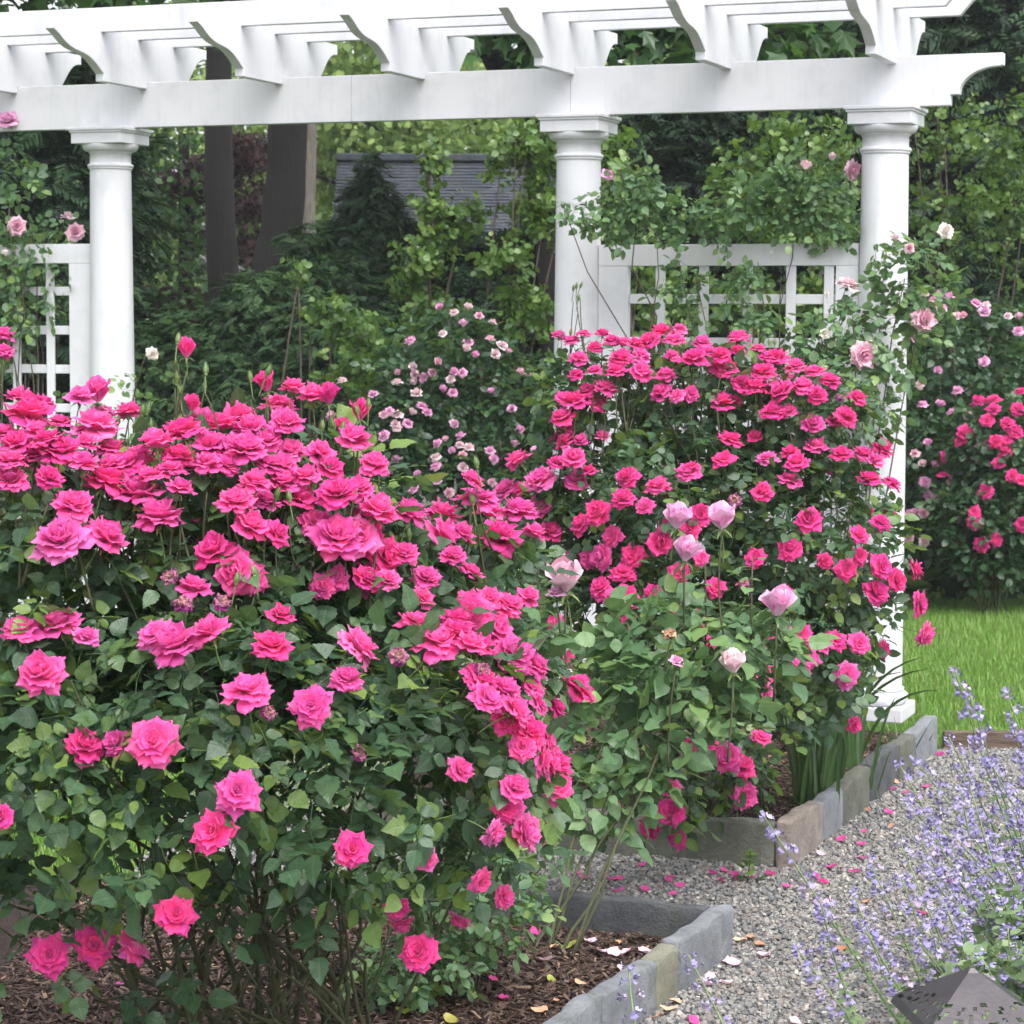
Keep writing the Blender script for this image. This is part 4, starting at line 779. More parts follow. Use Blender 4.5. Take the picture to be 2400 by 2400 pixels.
for a_ in [(1603, 320, 42, 'cab', PALE, (.7, -.5, .1)), (1520, 320, 28, 'cup', PALE, (0, 0, 1)), (1570, 303, 22, 'cup', BLUSH, (0, 0, 1)), (1145, 335, 30, 'half', LILAC), (1455, 480, 10, 'bud', CREAM, (0, 0, 1))]: cb(clr2, CL2, *a_)
for a_ in [(16, 232, 48, 'cab', LILAC, (.2, -.4, .8)), (32, 427, 38, 'cab', PALE, (.2, -.9, -.1)), (128, 414, 28, 'half', BLUSH, (0, -.2, 1)), (142, 440, 38, 'cab', PALE), (12, 483, 20, 'cup', CREAM, (0, 0, 1))]: cb(clr3, CL3, *a_)
for u, v in [(1540, 315), (1555, 318), (1530, 312), (1562, 325), (1580, 330), (1545, 640), (1500, 655), (1490, 660), (1565, 590), (1650, 470), (1600, 610)]:
    LBx, rt = (CL2, clr2) if v < 400 else (CL, clr); p, N = LBx.hit(u, v, 1.05); place_bud(rt, p, nrm([rng.normal(0, .2), -.1, 1]), .026)
wp = at(286, 667, 11.2); wr_ = empty('white_rose', (wp[0], wp[1], 0), 'single creamy white rose on a thin shoot beside the left column', 'rose')
place_bloom(wr_, wp, nrm([.5, -.7, -.1]), .075, 'full', CREAM)
put(MB().tube(bez((wp[0] - .35, wp[1] + .3, 0), wp - [.02, -.02, -.02], (0, 0, .5), 12), .004, 5).obj('stem', CANE, None, True), wr_)
pl_ = []
for k in range(26):
    t_ = rng.uniform(.55, 1); q = bez((wp[0] - .35, wp[1] + .3, 0), wp, (0, 0, .5), 12)[int(t_ * 11)]; o = obj('leaf', None or CALYX_ME, None); bpy.data.objects.remove(o)
    pl_.append(q + rng.normal(0, .09, 3) * [1, 1, 1.3])
pl_ = np.array(pl_); obj('foliage', scatter_mesh('foliage', ROSE_FAR, rng.integers(0, 3, 26), frames(nrm(rng.normal(0, 1, (26, 3)))) * .9, pl_ - np.array(wr_.location), rng.random(26), [LEAF_PALE]), wr_, kind='stuff')

# ------------------------------------------------------------------ pink bushes further back
bk_l = lobes_px([(850, 720, 13, .36, 1.2, 1, 1), (760, 830, 12.8, .34, 1.1, 1, 1), (930, 820, 12.9, .36, 1.1, 1, 1), (860, 640, 13.1, .2, 1.1, 1, 1), (690, 900, 12.8, .24, 1, 1, 1), (880, 930, 12.7, .35, 1.3, 1, 1), (1000, 760, 13, .22, 1, 1, 1)])
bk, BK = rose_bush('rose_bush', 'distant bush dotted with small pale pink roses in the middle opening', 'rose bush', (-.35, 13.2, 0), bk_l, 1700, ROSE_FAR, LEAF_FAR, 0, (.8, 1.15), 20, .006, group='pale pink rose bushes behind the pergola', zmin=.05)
bl = [(563.5 + x * .4167, y * .4167) for x, y in [(640, 1405), (705, 1420), (765, 1405), (815, 1435), (745, 1480), (875, 1468), (655, 1515), (765, 1555), (755, 1590), (865, 1543), (915, 1570), (800, 1618), (888, 1610), (945, 1602), (508, 1548), (628, 1647), (523, 1665), (525, 1695), (453, 1697), (603, 1690), (567, 1712), (700, 1692), (742, 1694), (688, 1720), (535, 1728), (447, 1740), (198, 1733), (338, 1790), (532, 1788), (653, 1777), (697, 1782), (883, 1783), (1000, 1700), (1040, 1700), (963, 1855), (555, 1845), (410, 1865), (385, 1882), (580, 1872), (510, 1878), (448, 1885), (150, 1890), (437, 1925), (490, 1925), (700, 1920)]] + \
     [(644 + x * .375, 724.5 + y * .375) for x, y in [(280, 225), (330, 205), (560, 205), (220, 265), (605, 270), (525, 290), (490, 305), (595, 310), (640, 325), (560, 345), (610, 360), (745, 345), (765, 380), (480, 380), (480, 420), (280, 390), (870, 318), (975, 340), (610, 425), (485, 490), (370, 535), (755, 500), (545, 550), (890, 240), (390, 460)]]
for u, v in bl:
    p, N = BK.hit(u, v, 1.04); place_bloom(bk, p, side_axis(p, N, .5, .9), rng.uniform(.055, .075), random.choice(['cup', 'half', 'full']), random.choice([PALE, LILAC, LILAC, BLUSH]), calyx=False)
rp_l = lobes_px([(1800, 680, 15.5, .45, 1.3, 1, 1), (1900, 700, 15.5, .45, 1.2, 1, 1), (1780, 850, 15.3, .45, 1.1, 1, 1), (1920, 860, 15.3, .45, 1.2, 1, 1), (1800, 1000, 15.2, .38, 1.3, 1, .9), (1950, 1000, 15.2, .4, 1.2, 1, 1), (2050, 800, 15.5, .6, 1, 1, 1.4)])
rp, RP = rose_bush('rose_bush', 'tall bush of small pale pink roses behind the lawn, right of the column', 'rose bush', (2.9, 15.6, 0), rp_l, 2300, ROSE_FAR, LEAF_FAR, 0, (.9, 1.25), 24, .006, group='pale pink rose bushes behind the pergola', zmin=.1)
ce_l = lobes_px([(1880, 830, 14.7, .26, 1.3, 1, 1), (1850, 980, 14.6, .24, 1.2, 1, 1.1), (1930, 930, 14.6, .3, 1.1, 1, 1.2), (1870, 1060, 14.6, .16, 1.3, 1, .7)])
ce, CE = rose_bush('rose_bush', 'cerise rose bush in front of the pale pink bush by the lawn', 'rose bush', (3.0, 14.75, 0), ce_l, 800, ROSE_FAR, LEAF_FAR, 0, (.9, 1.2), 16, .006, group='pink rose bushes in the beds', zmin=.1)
V5 = lambda l: [(1610 + x * .375, 483 + y * .375) for x, y in l]
for u, v in V5([(360, 200), (440, 200), (480, 215), (400, 230), (445, 275), (520, 305), (550, 310), (655, 290), (665, 255), (780, 310), (835, 320), (830, 385), (610, 245), (285, 400), (318, 420), (660, 535), (420, 585), (342, 648), (525, 683), (350, 755), (500, 795), (580, 812), (615, 828), (435, 760), (380, 948), (312, 1000), (355, 1055), (405, 1055), (500, 1130), (360, 1140), (625, 975), (650, 950), (595, 1035), (385, 1205), (415, 1207), (285, 1305), (315, 1300), (350, 1300), (520, 1340), (543, 1310), (285, 1420), (360, 1438), (478, 1445), (540, 1585), (573, 1565), (575, 1620)]):
    p, N = RP.hit(u, v, 1.04); place_bloom(rp, p - nrm(p - [0, 0, CZ]) * .05, side_axis(p, N, .5, .9), rng.uniform(.07, .095), random.choice(['cup', 'half', 'full']), random.choice([PALE, LILAC, LILAC, BLUSH]), calyx=False)
for u, v in V5([(705, 730), (705, 775), (630, 740), (673, 828), (850, 690), (825, 780), (775, 850), (810, 890), (540, 935), (560, 890), (715, 935), (775, 935), (465, 1008), (730, 1045), (800, 1110), (845, 1130), (450, 1110), (670, 1190), (610, 1290), (610, 1340), (715, 1425), (645, 1455), (850, 1355), (770, 990)]):
    p, N = CE.hit(u, v, 1.05); place_bloom(ce, p, side_axis(p, N, .5, 1), rng.uniform(.10, .12), random.choice(['full', 'star']), PINKR, calyx=False)
# broad hosta leaves in the shade under the right-hand bush
ho = empty('hosta', (2.95, 15.0, 0), 'dark broad-leaved hosta in the shade at the lawn edge', 'plant')
for k in range(16):
    v, f = leaflet(.34, .30, .2, .45, st=ST, prof=PR); a_ = k * 2.4; e = rng.uniform(.5, 1.0); me = Tpl(v, f).mesh('leaf', [LEAF_FAR]); o = obj('leaf', me, ho)
    o.matrix_local = Matrix.Translation((rng.uniform(-.55, .55), rng.uniform(-.1, .1), .1)) @ Matrix.Rotation(a_, 4, 'Z') @ Matrix.Rotation(-e, 4, 'Y')

# ------------------------------------------------------------------ background trees and shrubs
BARK_D = bark('dark_bark', (.004, .0035, .0035), (.017, .014, .012), 75); BARK_M = bark('brown_bark', (.004, .0035, .003), (.020, .016, .0125), 75); BARK_L = bark('pale_bark', (.10, .09, .075), (.26, .235, .20))
def tree(name, label, cat, base, lobes, n, tpls, size, leafmat, trunk=None, trunk_r=.1, barkm=BARK_D, limbs=True, group=None, crown='crown', **kw):
    root = empty(name, tuple(base), label, cat, group); LB = Lobes(lobes); foliage(crown, root, LB, n, tpls, size, leafmat, **kw)
    if trunk is not None:
        T_ = np.array(trunk, float); m = len(T_); rr = np.linspace(1.12, .75, m) * trunk_r; rr[0] *= 1.15
        f = np.linspace(0, 1, 5 * m); P_ = np.stack([np.interp(f, np.linspace(0, 1, m), T_[:, i]) for i in range(3)], 1); rr = np.interp(f, np.linspace(0, 1, m), rr) * (1 + .03 * np.sin(f * 40))
        put(MB().tube(P_, rr, 16).obj('trunk', barkm, None, True), root)
        if limbs:
            for l in LB.L:
                k = np.argmin(np.abs(P_[:, 2] - (l[2] - l[5] * .8))); put(MB().tube(bez(P_[k], l[:3], np.array([0, 0, .1]), 8), np.linspace(.45, .1, 8) * trunk_r, 7).obj('limb', barkm, None, True), root)
    return root
kwS = dict(up=.3, out=.6, jit=.5, droop=.1)
# yellow-green shrubs
def shrub(label, base, L, n, size=(.10, .165), mat=SHRUB, stems=7, grp='yellow-green shrubs behind the pergola'):
    LBs = lobes_px(L); root = tree('leafy_shrub', label, 'shrub', base, LBs, n, TUFT, size, mat, group=grp, shell=.55, inner=.4, up_bias=.3, zmin=.1, up=.35, out=.3, jit=.35, droop=-1.1)
    for k in range(stems):
        l = LBs[k % len(LBs)]; tip = np.array(l[:3]) + rng.normal(0, .25, 3) * l[3:] + [0, 0, l[5] * .2]; b = np.array(base) + [rng.normal(0, .12), rng.normal(0, .1), 0]
        put(MB().tube(bez(b, tip, rng.normal(0, .06, 3), 9), np.linspace(.016, .004, 9), 6).obj('stem', CANEW, None, True), root)
shrub('low yellow-green shrub left of the distant pink rose bush', (-1.3, 14.2, 0), [(640, 620, 14.2, .18, 1, 1, 1), (565, 530, 14.2, .07, .6, 1, 2), (590, 590, 14.2, .1, .9, 1, 1), (700, 660, 14.1, .2, 1, 1, 1), (650, 720, 14.1, .22, 1.1, 1, .8)], 170)
shrub('tall upright yellow-green shrub in front of the shed roof', (-.75, 14.6, 0), [(815, 320, 14.6, .09, .8, 1, 2), (810, 410, 14.6, .13, .8, 1, 1.6), (800, 500, 14.5, .15, 1, 1, 1.3), (775, 550, 14.5, .14, 1, 1, 1), (850, 440, 14.6, .12, .9, 1, 1.6), (890, 400, 14.6, .11, .9, 1, 1.7), (820, 620, 14.5, .2, 1, 1, 1)], 330)
shrub('dense yellow-green shrub directly left of the middle column', (-.1, 14.4, 0), [(990, 290, 14.4, .2, .8, 1, 1.4), (1020, 420, 14.4, .24, .8, 1, 1.2), (940, 320, 14.5, .13, .8, 1, 1.5), (950, 500, 14.3, .18, 1, 1, 1.2), (1000, 600, 14.3, .22, 1, 1, 1), (1070, 320, 14.5, .2, 1, 1, 1.2)], 380)
shrub('yellow-green shrub rising behind the lattice beside the middle column', (.6, 13.2, 0), [(1165, 300, 13.2, .18, .7, 1, 1.7), (1190, 400, 13.2, .2, 1, 1, 1.1), (1150, 500, 13.2, .24, 1, 1, 1), (1250, 600, 13.2, .3, 1, 1, .8)], 270)
shrub('broad green shrub behind the lattice panel by the right-hand column', (1.5, 13.0, 0), [(1400, 340, 13, .17, 1.1, 1, 1.2), (1475, 280, 13, .19, 1.1, 1, 1.2), (1560, 310, 13, .21, 1, 1, 1.3), (1440, 430, 13, .24, 1.2, 1, 1), (1540, 440, 13, .26, 1.1, 1, 1), (1400, 580, 13, .28, 1.2, 1, .8), (1540, 570, 13, .24, 1.2, 1, .8)], 560, (.09, .15))
shrub('tall green shrub right of the pergola end', (3.2, 16.6, 0), [(1770, 300, 16.6, .4, 1, 1, 1.3), (1860, 330, 16.6, .45, 1.1, 1, 1.2), (1800, 430, 16.5, .4, 1.2, 1, 1), (1910, 430, 16.5, .4, 1, 1, 1.1), (1740, 230, 16.7, .25, 1, 1, 1.2), (1980, 350, 16.7, .6, 1, 1, 1.6)], 560, (.10, .16))
# evergreens
kwE = dict(up=.75, out=.25, jit=.3, droop=.25, shell=.35, inner=.6)
def ever(label, base, L, n, size=(.16, .32), mat=EVER, trunk=True, name='evergreen_tree', cat='evergreen tree', tr=.09):
    LBs = lobes_px(L); top = max(l[2] + l[5] for l in LBs); b = np.array(base)
    return tree(name, label, cat, base, LBs, int(n * 1.9), SPRAY, size, mat, trunk=[b, b + [.02, 0, top * .5], b + [0, 0, top * .92]] if trunk else None, trunk_r=tr, limbs=False, group='dark evergreens', zmin=.05, **kwE)
ever('dark hemlock behind the left lattice panel', (-3.9, 16.5, 0), [(70, 330, 16.5, .7, 1, 1, 1.2), (150, 420, 16.6, .5, 1, 1, 1), (40, 560, 16.3, .7, 1.1, 1, 1), (140, 640, 16.4, .5, 1, 1, 1), (-120, 350, 16.8, .9, 1, 1, 1.4), (20, 180, 16.8, .6, 1.2, 1, 1), (-60, 700, 16.4, .8, 1, 1, 1)], 3200)
ever('low spreading yew below the two tree trunks', (-1.7, 16, 0), [(400, 690, 16, .42, 1.3, 1, 1), (500, 620, 16, .4, 1.1, 1, 1), (560, 560, 16.3, .26, 1, 1, 1), (300, 720, 16, .4, 1.2, 1, 1), (620, 680, 15.8, .45, 1.2, 1, 1), (480, 760, 15.8, .5, 1.6, 1, .8), (640, 540, 16.6, .24, 1.1, 1, 1), (580, 470, 16.8, .2, 1, 1, 1.1)], 5200, (.075, .14), EVER2, False, 'yew_shrub', 'evergreen shrub')
ever('slender dark conifer standing before the grey shed roof', (-1.02, 17, 0), [(700, 320, 17, .07, 1, 1, 1.8), (698, 370, 17, .16, 1.1, 1, 1), (700, 430, 17, .24, 1.2, 1, 1), (705, 500, 17, .34, 1.2, 1, 1), (710, 600, 16.9, .42, 1.2, 1, 1)], 2600, (.08, .16), tr=.05)
ever('dark evergreen filling the gap behind the tall shrubs', (-.3, 17, 0), [(860, 560, 17, .5, 1.2, 1, 1), (960, 560, 17, .5, 1.2, 1, 1), (780, 480, 17.2, .2, 1, 1, 1.3), (860, 700, 16.8, .6, 1.4, 1, 1), (1000, 700, 16.8, .6, 1.2, 1, 1), (640, 740, 16.6, .5, 1.3, 1, .9), (1040, 480, 17, .3, 1, 1, 1.2)], 2200)
ever('dark hemlock seen above the lattice panel', (1.75, 18.2, 0), [(1290, 290, 18.2, .6, 1.2, 1, 1.2), (1240, 420, 18.1, .5, 1.2, 1, 1), (1400, 260, 18.3, .6, 1.1, 1, 1), (1360, 430, 18, .6, 1.2, 1, 1), (1300, 580, 18, .7, 1.4, 1, 1), (1500, 300, 18.4, .6, 1.1, 1, 1.2), (1520, 480, 18.2, .7, 1.1, 1, 1.2)], 2800)
ever('tall dark hemlock at the upper right corner', (4.4, 20, 0), [(1640, 60, 20, .9, 1.1, 1, 1), (1780, 80, 20, .9, 1.1, 1, 1.1), (1900, 140, 20, .9, 1, 1, 1.2), (1850, 330, 19.8, .9, 1.2, 1, 1), (1680, 250, 20, .8, 1, 1, 1), (1950, 450, 19.8, 1., 1, 1, 1.2), (1800, 560, 19.6, .9, 1.3, 1, 1), (1950, 700, 19.5, 1.0, 1.2, 1, 1.1), (1750, -120, 20.2, 1., 1.2, 1, 1)], 5200, (.2, .4), tr=.16)
ever('dark clipped evergreen hedge behind the right-hand rose bushes', (3.4, 17.2, 0), [(1740, 760, 17.2, .6, 1.3, 1, 1), (1880, 800, 17.2, .6, 1.3, 1, 1), (1740, 980, 17, .6, 1.4, 1, .8), (1890, 990, 17, .6, 1.4, 1, .8), (2020, 850, 17.2, .8, 1.2, 1, 1.2)], 2000, mat=EVER, trunk=False, name='evergreen_hedge', cat='hedge')
ever('dark evergreen hedge low behind the middle opening', (-1.5, 18.3, 0), [(120, 760, 18.3, .6, 1.6, 1, .9), (330, 760, 18.3, .6, 1.6, 1, .9), (560, 760, 18.3, .6, 1.6, 1, .9), (800, 760, 18.3, .6, 1.6, 1, .9), (1040, 740, 18.3, .7, 1.6, 1, .9), (1250, 740, 18.3, .7, 1.6, 1, .9), (1500, 720, 18.3, .7, 1.6, 1, 1)], 2800, mat=EVER, trunk=False, name='evergreen_hedge', cat='hedge')
# two trunks, a pale one behind, their crowns above the frame
def tall(label, px0, Y, rad, pts, bk_, crownz, lobes, n=2200):
    T_ = [at(u, v, Y) for u, v in pts]; T_ = [np.array([T_[0][0], Y, 0.])] + T_ + [T_[-1] + np.array([.1, 0, crownz - T_[-1][2]])]
    return tree('tall_tree', label, 'tree', (T_[0][0], Y, 0), lobes, n, MAPT, (.12, .2), MAPLE, trunk=T_, trunk_r=rad, barkm=bk_, group='tall trees behind the garden', **dict(up=.7, out=.3, jit=.5, shell=.4, inner=.5))
def ring(cx, cy, z, r, k): return [(cx + r * math.cos(a) + rng.normal(0, .3), cy + r * .7 * math.sin(a), z + rng.uniform(-.3, 1.2), 1.2, 1.2, .8) for a in np.linspace(0, 2 * math.pi, k, endpoint=False)]
tall('dark straight tree trunk in the middle opening, nearer to the left column', 415, 18.5, .122, [(424, 640), (420, 500), (413, 350), (412, 200), (413, 60)], BARK_D, 7, ring(-2.2, 18.5, 6.6, 1.6, 6))
tall('thick brown tree trunk with ridged bark beside the shed roof', 540, 21, .195, [(490, 600), (514, 520), (530, 440), (540, 330), (544, 200), (546, 60)], BARK_M, 8, ring(-1.9, 21, 7.5, 2.0, 7))
tall('thin pale tree trunk just behind the thick brown trunk', 585, 25, .085, [(575, 560), (580, 400), (584, 240), (588, 100)], BARK_L, 8, ring(-1.8, 25, 7.6, 1.4, 5))
# purple maple
pm_l = lobes_px([(465, 290, 23, .38, 1.1, 1, .6), (340, 350, 23, .45, 1.2, 1, .3), (475, 390, 23, .36, 1, 1, .7), (470, 470, 23, .26, 1, 1, .6), (320, 570, 22.8, .45, 1.3, 1, .3), (380, 610, 22.7, .4, 1.2, 1, .3), (400, 320, 23, .3, 1.2, 1, .4)])
tree('purple_maple', 'purple leaved maple with layered branches behind the dark trunk', 'tree', (-3.3, 23.2, 0), pm_l, 2600, [TUFT[0], TUFT[1], SPRAY[0]], (.08, .15), PURPLE, trunk=[(-3.3, 23.2, 0), (-3.2, 23.2, 1.6), (-3.2, 23.2, 3.6)], trunk_r=.07, group='trees behind the garden', up=.6, out=.3, jit=.4, shell=.5, inner=.5, droop=.5)
# darker mixed tree left of the trunk, mid-distance
tree('leafy_tree', 'dark green tree with small gaps of sky between the left column and the trunks', 'tree', (-3.6, 22, 0), lobes_px([(270, 280, 22, .7, 1.2, 1, 1), (300, 420, 22.5, .5, 1.2, 1, .7), (250, 560, 22, .6, 1.2, 1, 1), (360, 500, 22.5, .5, 1, 1, .7), (230, 420, 22, .5, 1, 1, 1), (330, 650, 22, .6, 1.4, 1, .8), (230, 160, 22, .8, 1.2, 1, 1)]), 3400, BROAD, (.05, .10), MAPLE, trunk=[(-3.6, 22, 0), (-3.5, 22, 3), (-3.6, 22, 5.5)], trunk_r=.09, group='trees behind the garden', shell=.5, inner=.5)
# large-leaved maple above and behind the rafters
mp_l = lobes_px([(930, 60, 15.5, .35, 1.3, 1, .8), (1010, 100, 15.5, .25, 1.3, 1, .8), (1180, 80, 15.5, .4, 1.3, 1, .8), (1260, 40, 15.6, .4, 1.2, 1, .8), (1400, 90, 15.8, .35, 1.2, 1, .8), (1530, 60, 16, .4, 1.3, 1, .8), (1100, -80, 15.8, .8, 1.5, 1, .8), (1400, -80, 16, .8, 1.5, 1, .8), (200, -30, 16, .6, 1.5, 1, .7), (60, -20, 16, .5, 1.3, 1, .7), (500, -80, 16, .7, 1.6, 1, .7), (800, -60, 16, .6, 1.6, 1, .6)])
tree('maple_tree', 'large leaved green maple showing between the pergola rafters', 'tree', (.35, 16.2, 0), mp_l, 1900, MAPT, (.14, .24), MAPLE, trunk=[(.35, 16.2, 0), (.25, 16.2, 2.2), (.12, 16.1, 3.1), (-.25, 15.8, 3.75), (-.6, 15.6, 4.4)], trunk_r=.085, group='trees behind the garden', up=.6, out=.3, jit=.5, shell=.5, inner=.5)
# bright far trees
def fartree(label, x, y, z, r, n):
    L = [(x + rng.normal(0, r * .55), y + rng.normal(0, r * .3), z + rng.normal(0, r * .45), r * .5, r * .5, r * .4) for _ in range(11)]
    tree('deciduous_tree', label, 'tree', (x, y, 0), L, int(n * 2.9), BROAD, (.07, .13), FARLEAF, trunk=[(x, y, 0), (x + .1, y, z * .7), (x, y, z * 1.7)], trunk_r=.10, barkm=BARK_M, group='bright far trees', shell=.4, inner=.55, zmin=.3)
fartree('bright green far tree above the shed roof', -1.5, 31, 4.6, 2.0, 3400); fartree('bright green far tree between the two big trunks', -4.6, 33, 4.0, 2.2, 3400)
fartree('bright green far tree left of the purple maple', -8.2, 34, 4.0, 2.4, 3000); fartree('light green far tree behind the middle column', 1.6, 33, 4.8, 2.3, 3000)
fartree('light green far tree low behind the purple maple', -5.6, 29, 2.2, 1.5, 2000)
Lw = [(x, 46 + rng.normal(0, 2), rng.uniform(1, 7), 3, 2, 2.4) for x in np.linspace(-20, 20, 26)]
foliage('distant_wood', None, Lobes(Lw), 16000, BROAD, (.22, .42), foliage_mat('wood_leaf', [(0, (.05, .10, .03)), (1, (.11, .18, .05))], .3), zmin=.1)['label'] = 'distant green wood closing the view behind all trees'

# ------------------------------------------------------------------ grass
def blades(n, xr, yr, ok, h=(.035, .07), wd=.0042, seed=3):
    r = np.random.default_rng(seed); x = r.uniform(*xr, n); y = r.uniform(*yr, n); k = ok(x, y); x, y = x[k], y[k]; n = len(x)
    tp = Tpl([(-1, 0, 0), (1, 0, 0), (.75, .18, .55), (-.75, .18, .55), (0, .6, 1.)], [(0, 1, 2, 3), (3, 2, 4)])
    a = r.uniform(0, 6.28, n); hh = r.uniform(*h, n) * (1 + .35 * np.sin(x * 2.3 + 1) * np.sin(y * 1.9)); w_ = wd * r.uniform(.7, 1.3, n) / 2; ln = r.uniform(.2, 1.3, n)
    M = np.zeros((n, 3, 3)); M[:, 0, 0] = np.cos(a) * w_; M[:, 1, 0] = np.sin(a) * w_; M[:, 0, 1] = -np.sin(a) * hh * ln; M[:, 1, 1] = np.cos(a) * hh * ln; M[:, 2, 2] = hh
    return tp, M, np.stack([x, y, np.full(n, -.012)], 1), np.clip(r.random(n) * .75 + .12 + .13 * np.sin(x * 3) * np.sin(y * 2.2) + .1 * (r.random(n) > .93), 0, .999)
parts = [blades(80000, (1.2, 4.4), (LE + .03, 15.6), lambda x, y: (x > .17 * y - .5) & (x < .235 * y + .3), seed=3), blades(26000, (-2.6, .3), (8.0, 12.5), lambda x, y: (y > 8.45 - .35 * x - .1) | (x < -1.2), seed=4), blades(12000, (-2.4, -1.25), (6.9, 9.6), lambda x, y: x < 9, seed=5)]
M = np.concatenate([p[1] for p in parts]); T = np.concatenate([p[2] for p in parts]); q = np.concatenate([p[3] for p in parts])
o = obj('lawn_grass', scatter_mesh('lawn_grass', [parts[0][0]], np.zeros(len(M), int), M, T, q, [GRASS]), None, 'short bright green grass of the lawn', 'grass', None, 'stuff')

# ------------------------------------------------------------------ gravel and mulch
def inside(x, y, poly):
    c = np.zeros(len(x), bool); P_ = np.array(poly); n = len(P_)
    for i in range(n):
        a_, b_ = P_[i], P_[(i + 1) % n]; k = ((a_[1] > y) != (b_[1] > y)) & (x < (b_[0] - a_[0]) * (y - a_[1]) / (b_[1] - a_[1] + 1e-12) + a_[0]); c ^= k
    return c
FBP = [FB, FBr + d1 * .05, FBr + 3 * d2, FBl]; NBP = [NB, NBf, NBf + 3 * n2, NBl]
def pebble(seed):
    r = np.random.default_rng(seed); V = np.array([[x, y, z] for x in (-1, 1) for y in (-1, 1) for z in (-1, 1)], float) * r.uniform(.5, 1.15, (8, 3)); V[V[:, 2] > 0, :2] *= r.uniform(.45, .85)
    return Tpl(V, [(0, 1, 3, 2), (4, 6, 7, 5), (0, 4, 5, 1), (2, 3, 7, 6), (0, 2, 6, 4), (1, 5, 7, 3)])
def scatter_ground(name, n, xr, yr, ok, tpls, size, zc, flat, mat, tilt=.35, stretch=None):
    x = rng.uniform(*xr, n); y = rng.uniform(*yr, n); k = ok(x, y); x, y = x[k], y[k]; n = len(x); s = size[0] + (size[1] - size[0]) * rng.random(n) ** 2
    nz = nrm(np.array([0, 0, 1.]) + rng.normal(0, tilt, (n, 3))); xx = rng.normal(0, 1, (n, 3)) * [1, 1, .2]; xx = nrm(xx - nz * (xx * nz).sum(1, keepdims=True)); yy = np.cross(nz, xx)
    st = np.ones((n, 3)) if stretch is None else rng.uniform(stretch[0], stretch[1], (n, 3)); st[:, 2] *= flat
    M = np.stack([xx, yy, nz], 2) * (st * s[:, None])[:, None, :]
    return scatter_mesh(name, tpls, rng.integers(0, len(tpls), n), M, np.stack([x, y, zc + rng.uniform(0, .006, n)], 1), rng.random(n), [mat], False)
PEB = rnd_mat('gravel_stone', [(0, (.10, .103, .11)), (.25, (.155, .156, .16)), (.5, (.215, .211, .204)), (.7, (.28, .268, .25)), (.86, (.20, .172, .15)), (1, (.42, .40, .37))], .75)
vis = lambda x, y: (x < .222 * y + .15) & (x > -.225 * y - .1) & ~inside(x, y, FBP) & ~inside(x, y, NBP) & ~((x < -1.25) & (y > 6.9))
obj('gravel', scatter_ground('gravel', 98000, (-1.3, 2.45), (5.35, LE - .02), lambda x, y: vis(x, y) & (rng.random(len(x)) < np.where(y < 8.5, 1, .8)), [pebble(k) for k in range(5)], (.0050, .0105), .003, .6, PEB), None, 'loose grey and cream gravel covering the path', 'gravel', None, 'stuff')
MUL = rnd_mat('mulch_chip', [(0, (.022, .013, .010)), (.45, (.050, .030, .023)), (.75, (.085, .055, .043)), (.93, (.14, .10, .08)), (1, (.30, .20, .13))], .85)
chip = [Tpl(np.array([[x, y * (1 - .4 * (x > 0)), z] for x in (-1, 1) for y in (-1, 1) for z in (-1, 1)], float) * r_.uniform(.7, 1.2, (8, 3)), [(0, 1, 3, 2), (4, 6, 7, 5), (0, 4, 5, 1), (2, 3, 7, 6), (0, 2, 6, 4), (1, 5, 7, 3)]) for r_ in [np.random.default_rng(q) for q in range(5)]]
NBi = [NB + .07 * n1 + .07 * n2, NBf + .07 * n2, NBf + 3 * n2, NBl + .07 * n1]; FBi = [FB + .07 * d1 + .07 * d2, FBr + .07 * d2, FBr + 3 * d2, FBl + .07 * d1]
obj('mulch', scatter_ground('mulch', 26000, (-1.4, .7), (5.3, 7.4), lambda x, y: inside(x, y, NBi), chip, (.004, .007), .049, .35, MUL, .35, (np.array([1.6, .5, .5]), np.array([4.8, 1.1, 1.0]))), None, 'dark brown shredded bark mulch in the near bed', 'mulch', None, 'stuff')
obj('mulch', scatter_ground('mulch', 22000, (0, 1.9), (7.9, 10.2), lambda x, y: inside(x, y, FBi), chip, (.004, .007), .066, .35, MUL, .3, (np.array([1.4, .5, .5]), np.array([4., 1.1, 1.0]))), None, 'brown bark mulch in the far bed under the roses', 'mulch', None, 'stuff')

# ------------------------------------------------------------------ fallen petals and dry leaves
def petal_me(seed, mat, L=.05, W=.026):
    r = np.random.default_rng(seed); n = 6; V = []; Fc = []
    for i in range(n):
        t = i / (n - 1)
        for s_ in (-1, -.4, .4, 1):
            w_ = W * math.sin(math.pi * (.12 + .8 * t)) ** .7; V.append((t * L - L / 2, s_ * w_, .003 + .25 * W * s_ * s_ + .22 * L * (t - .5) ** 2 * 2 + r.normal(0, .0022)))
    Fc = [(i * 4 + j, i * 4 + j + 1, i * 4 + 5 + j, i * 4 + 4 + j) for i in range(n - 1) for j in range(3)]
    return Tpl(V, Fc, along=np.full(len(V), .7), layer=np.full(len(V), .2)).mesh('petal', [mat])
pm_ = {k: [petal_me(q, m_, L, W) for q in range(4)] for k, (m_, L, W) in dict(m=(PINK, .045, .02), p=(PALE, .05, .024), d=(DRY, .05, .016), y=(YELLOWLEAF, .05, .017)).items()}
v3 = lambda l: [((1250 + .3623 * x) * .805, (1900 + .3623 * y) * .805) for x, y in l]; v6 = lambda l: [((1500 + .4658 * x) * .805, (1500 + .4658 * y) * .805) for x, y in l]
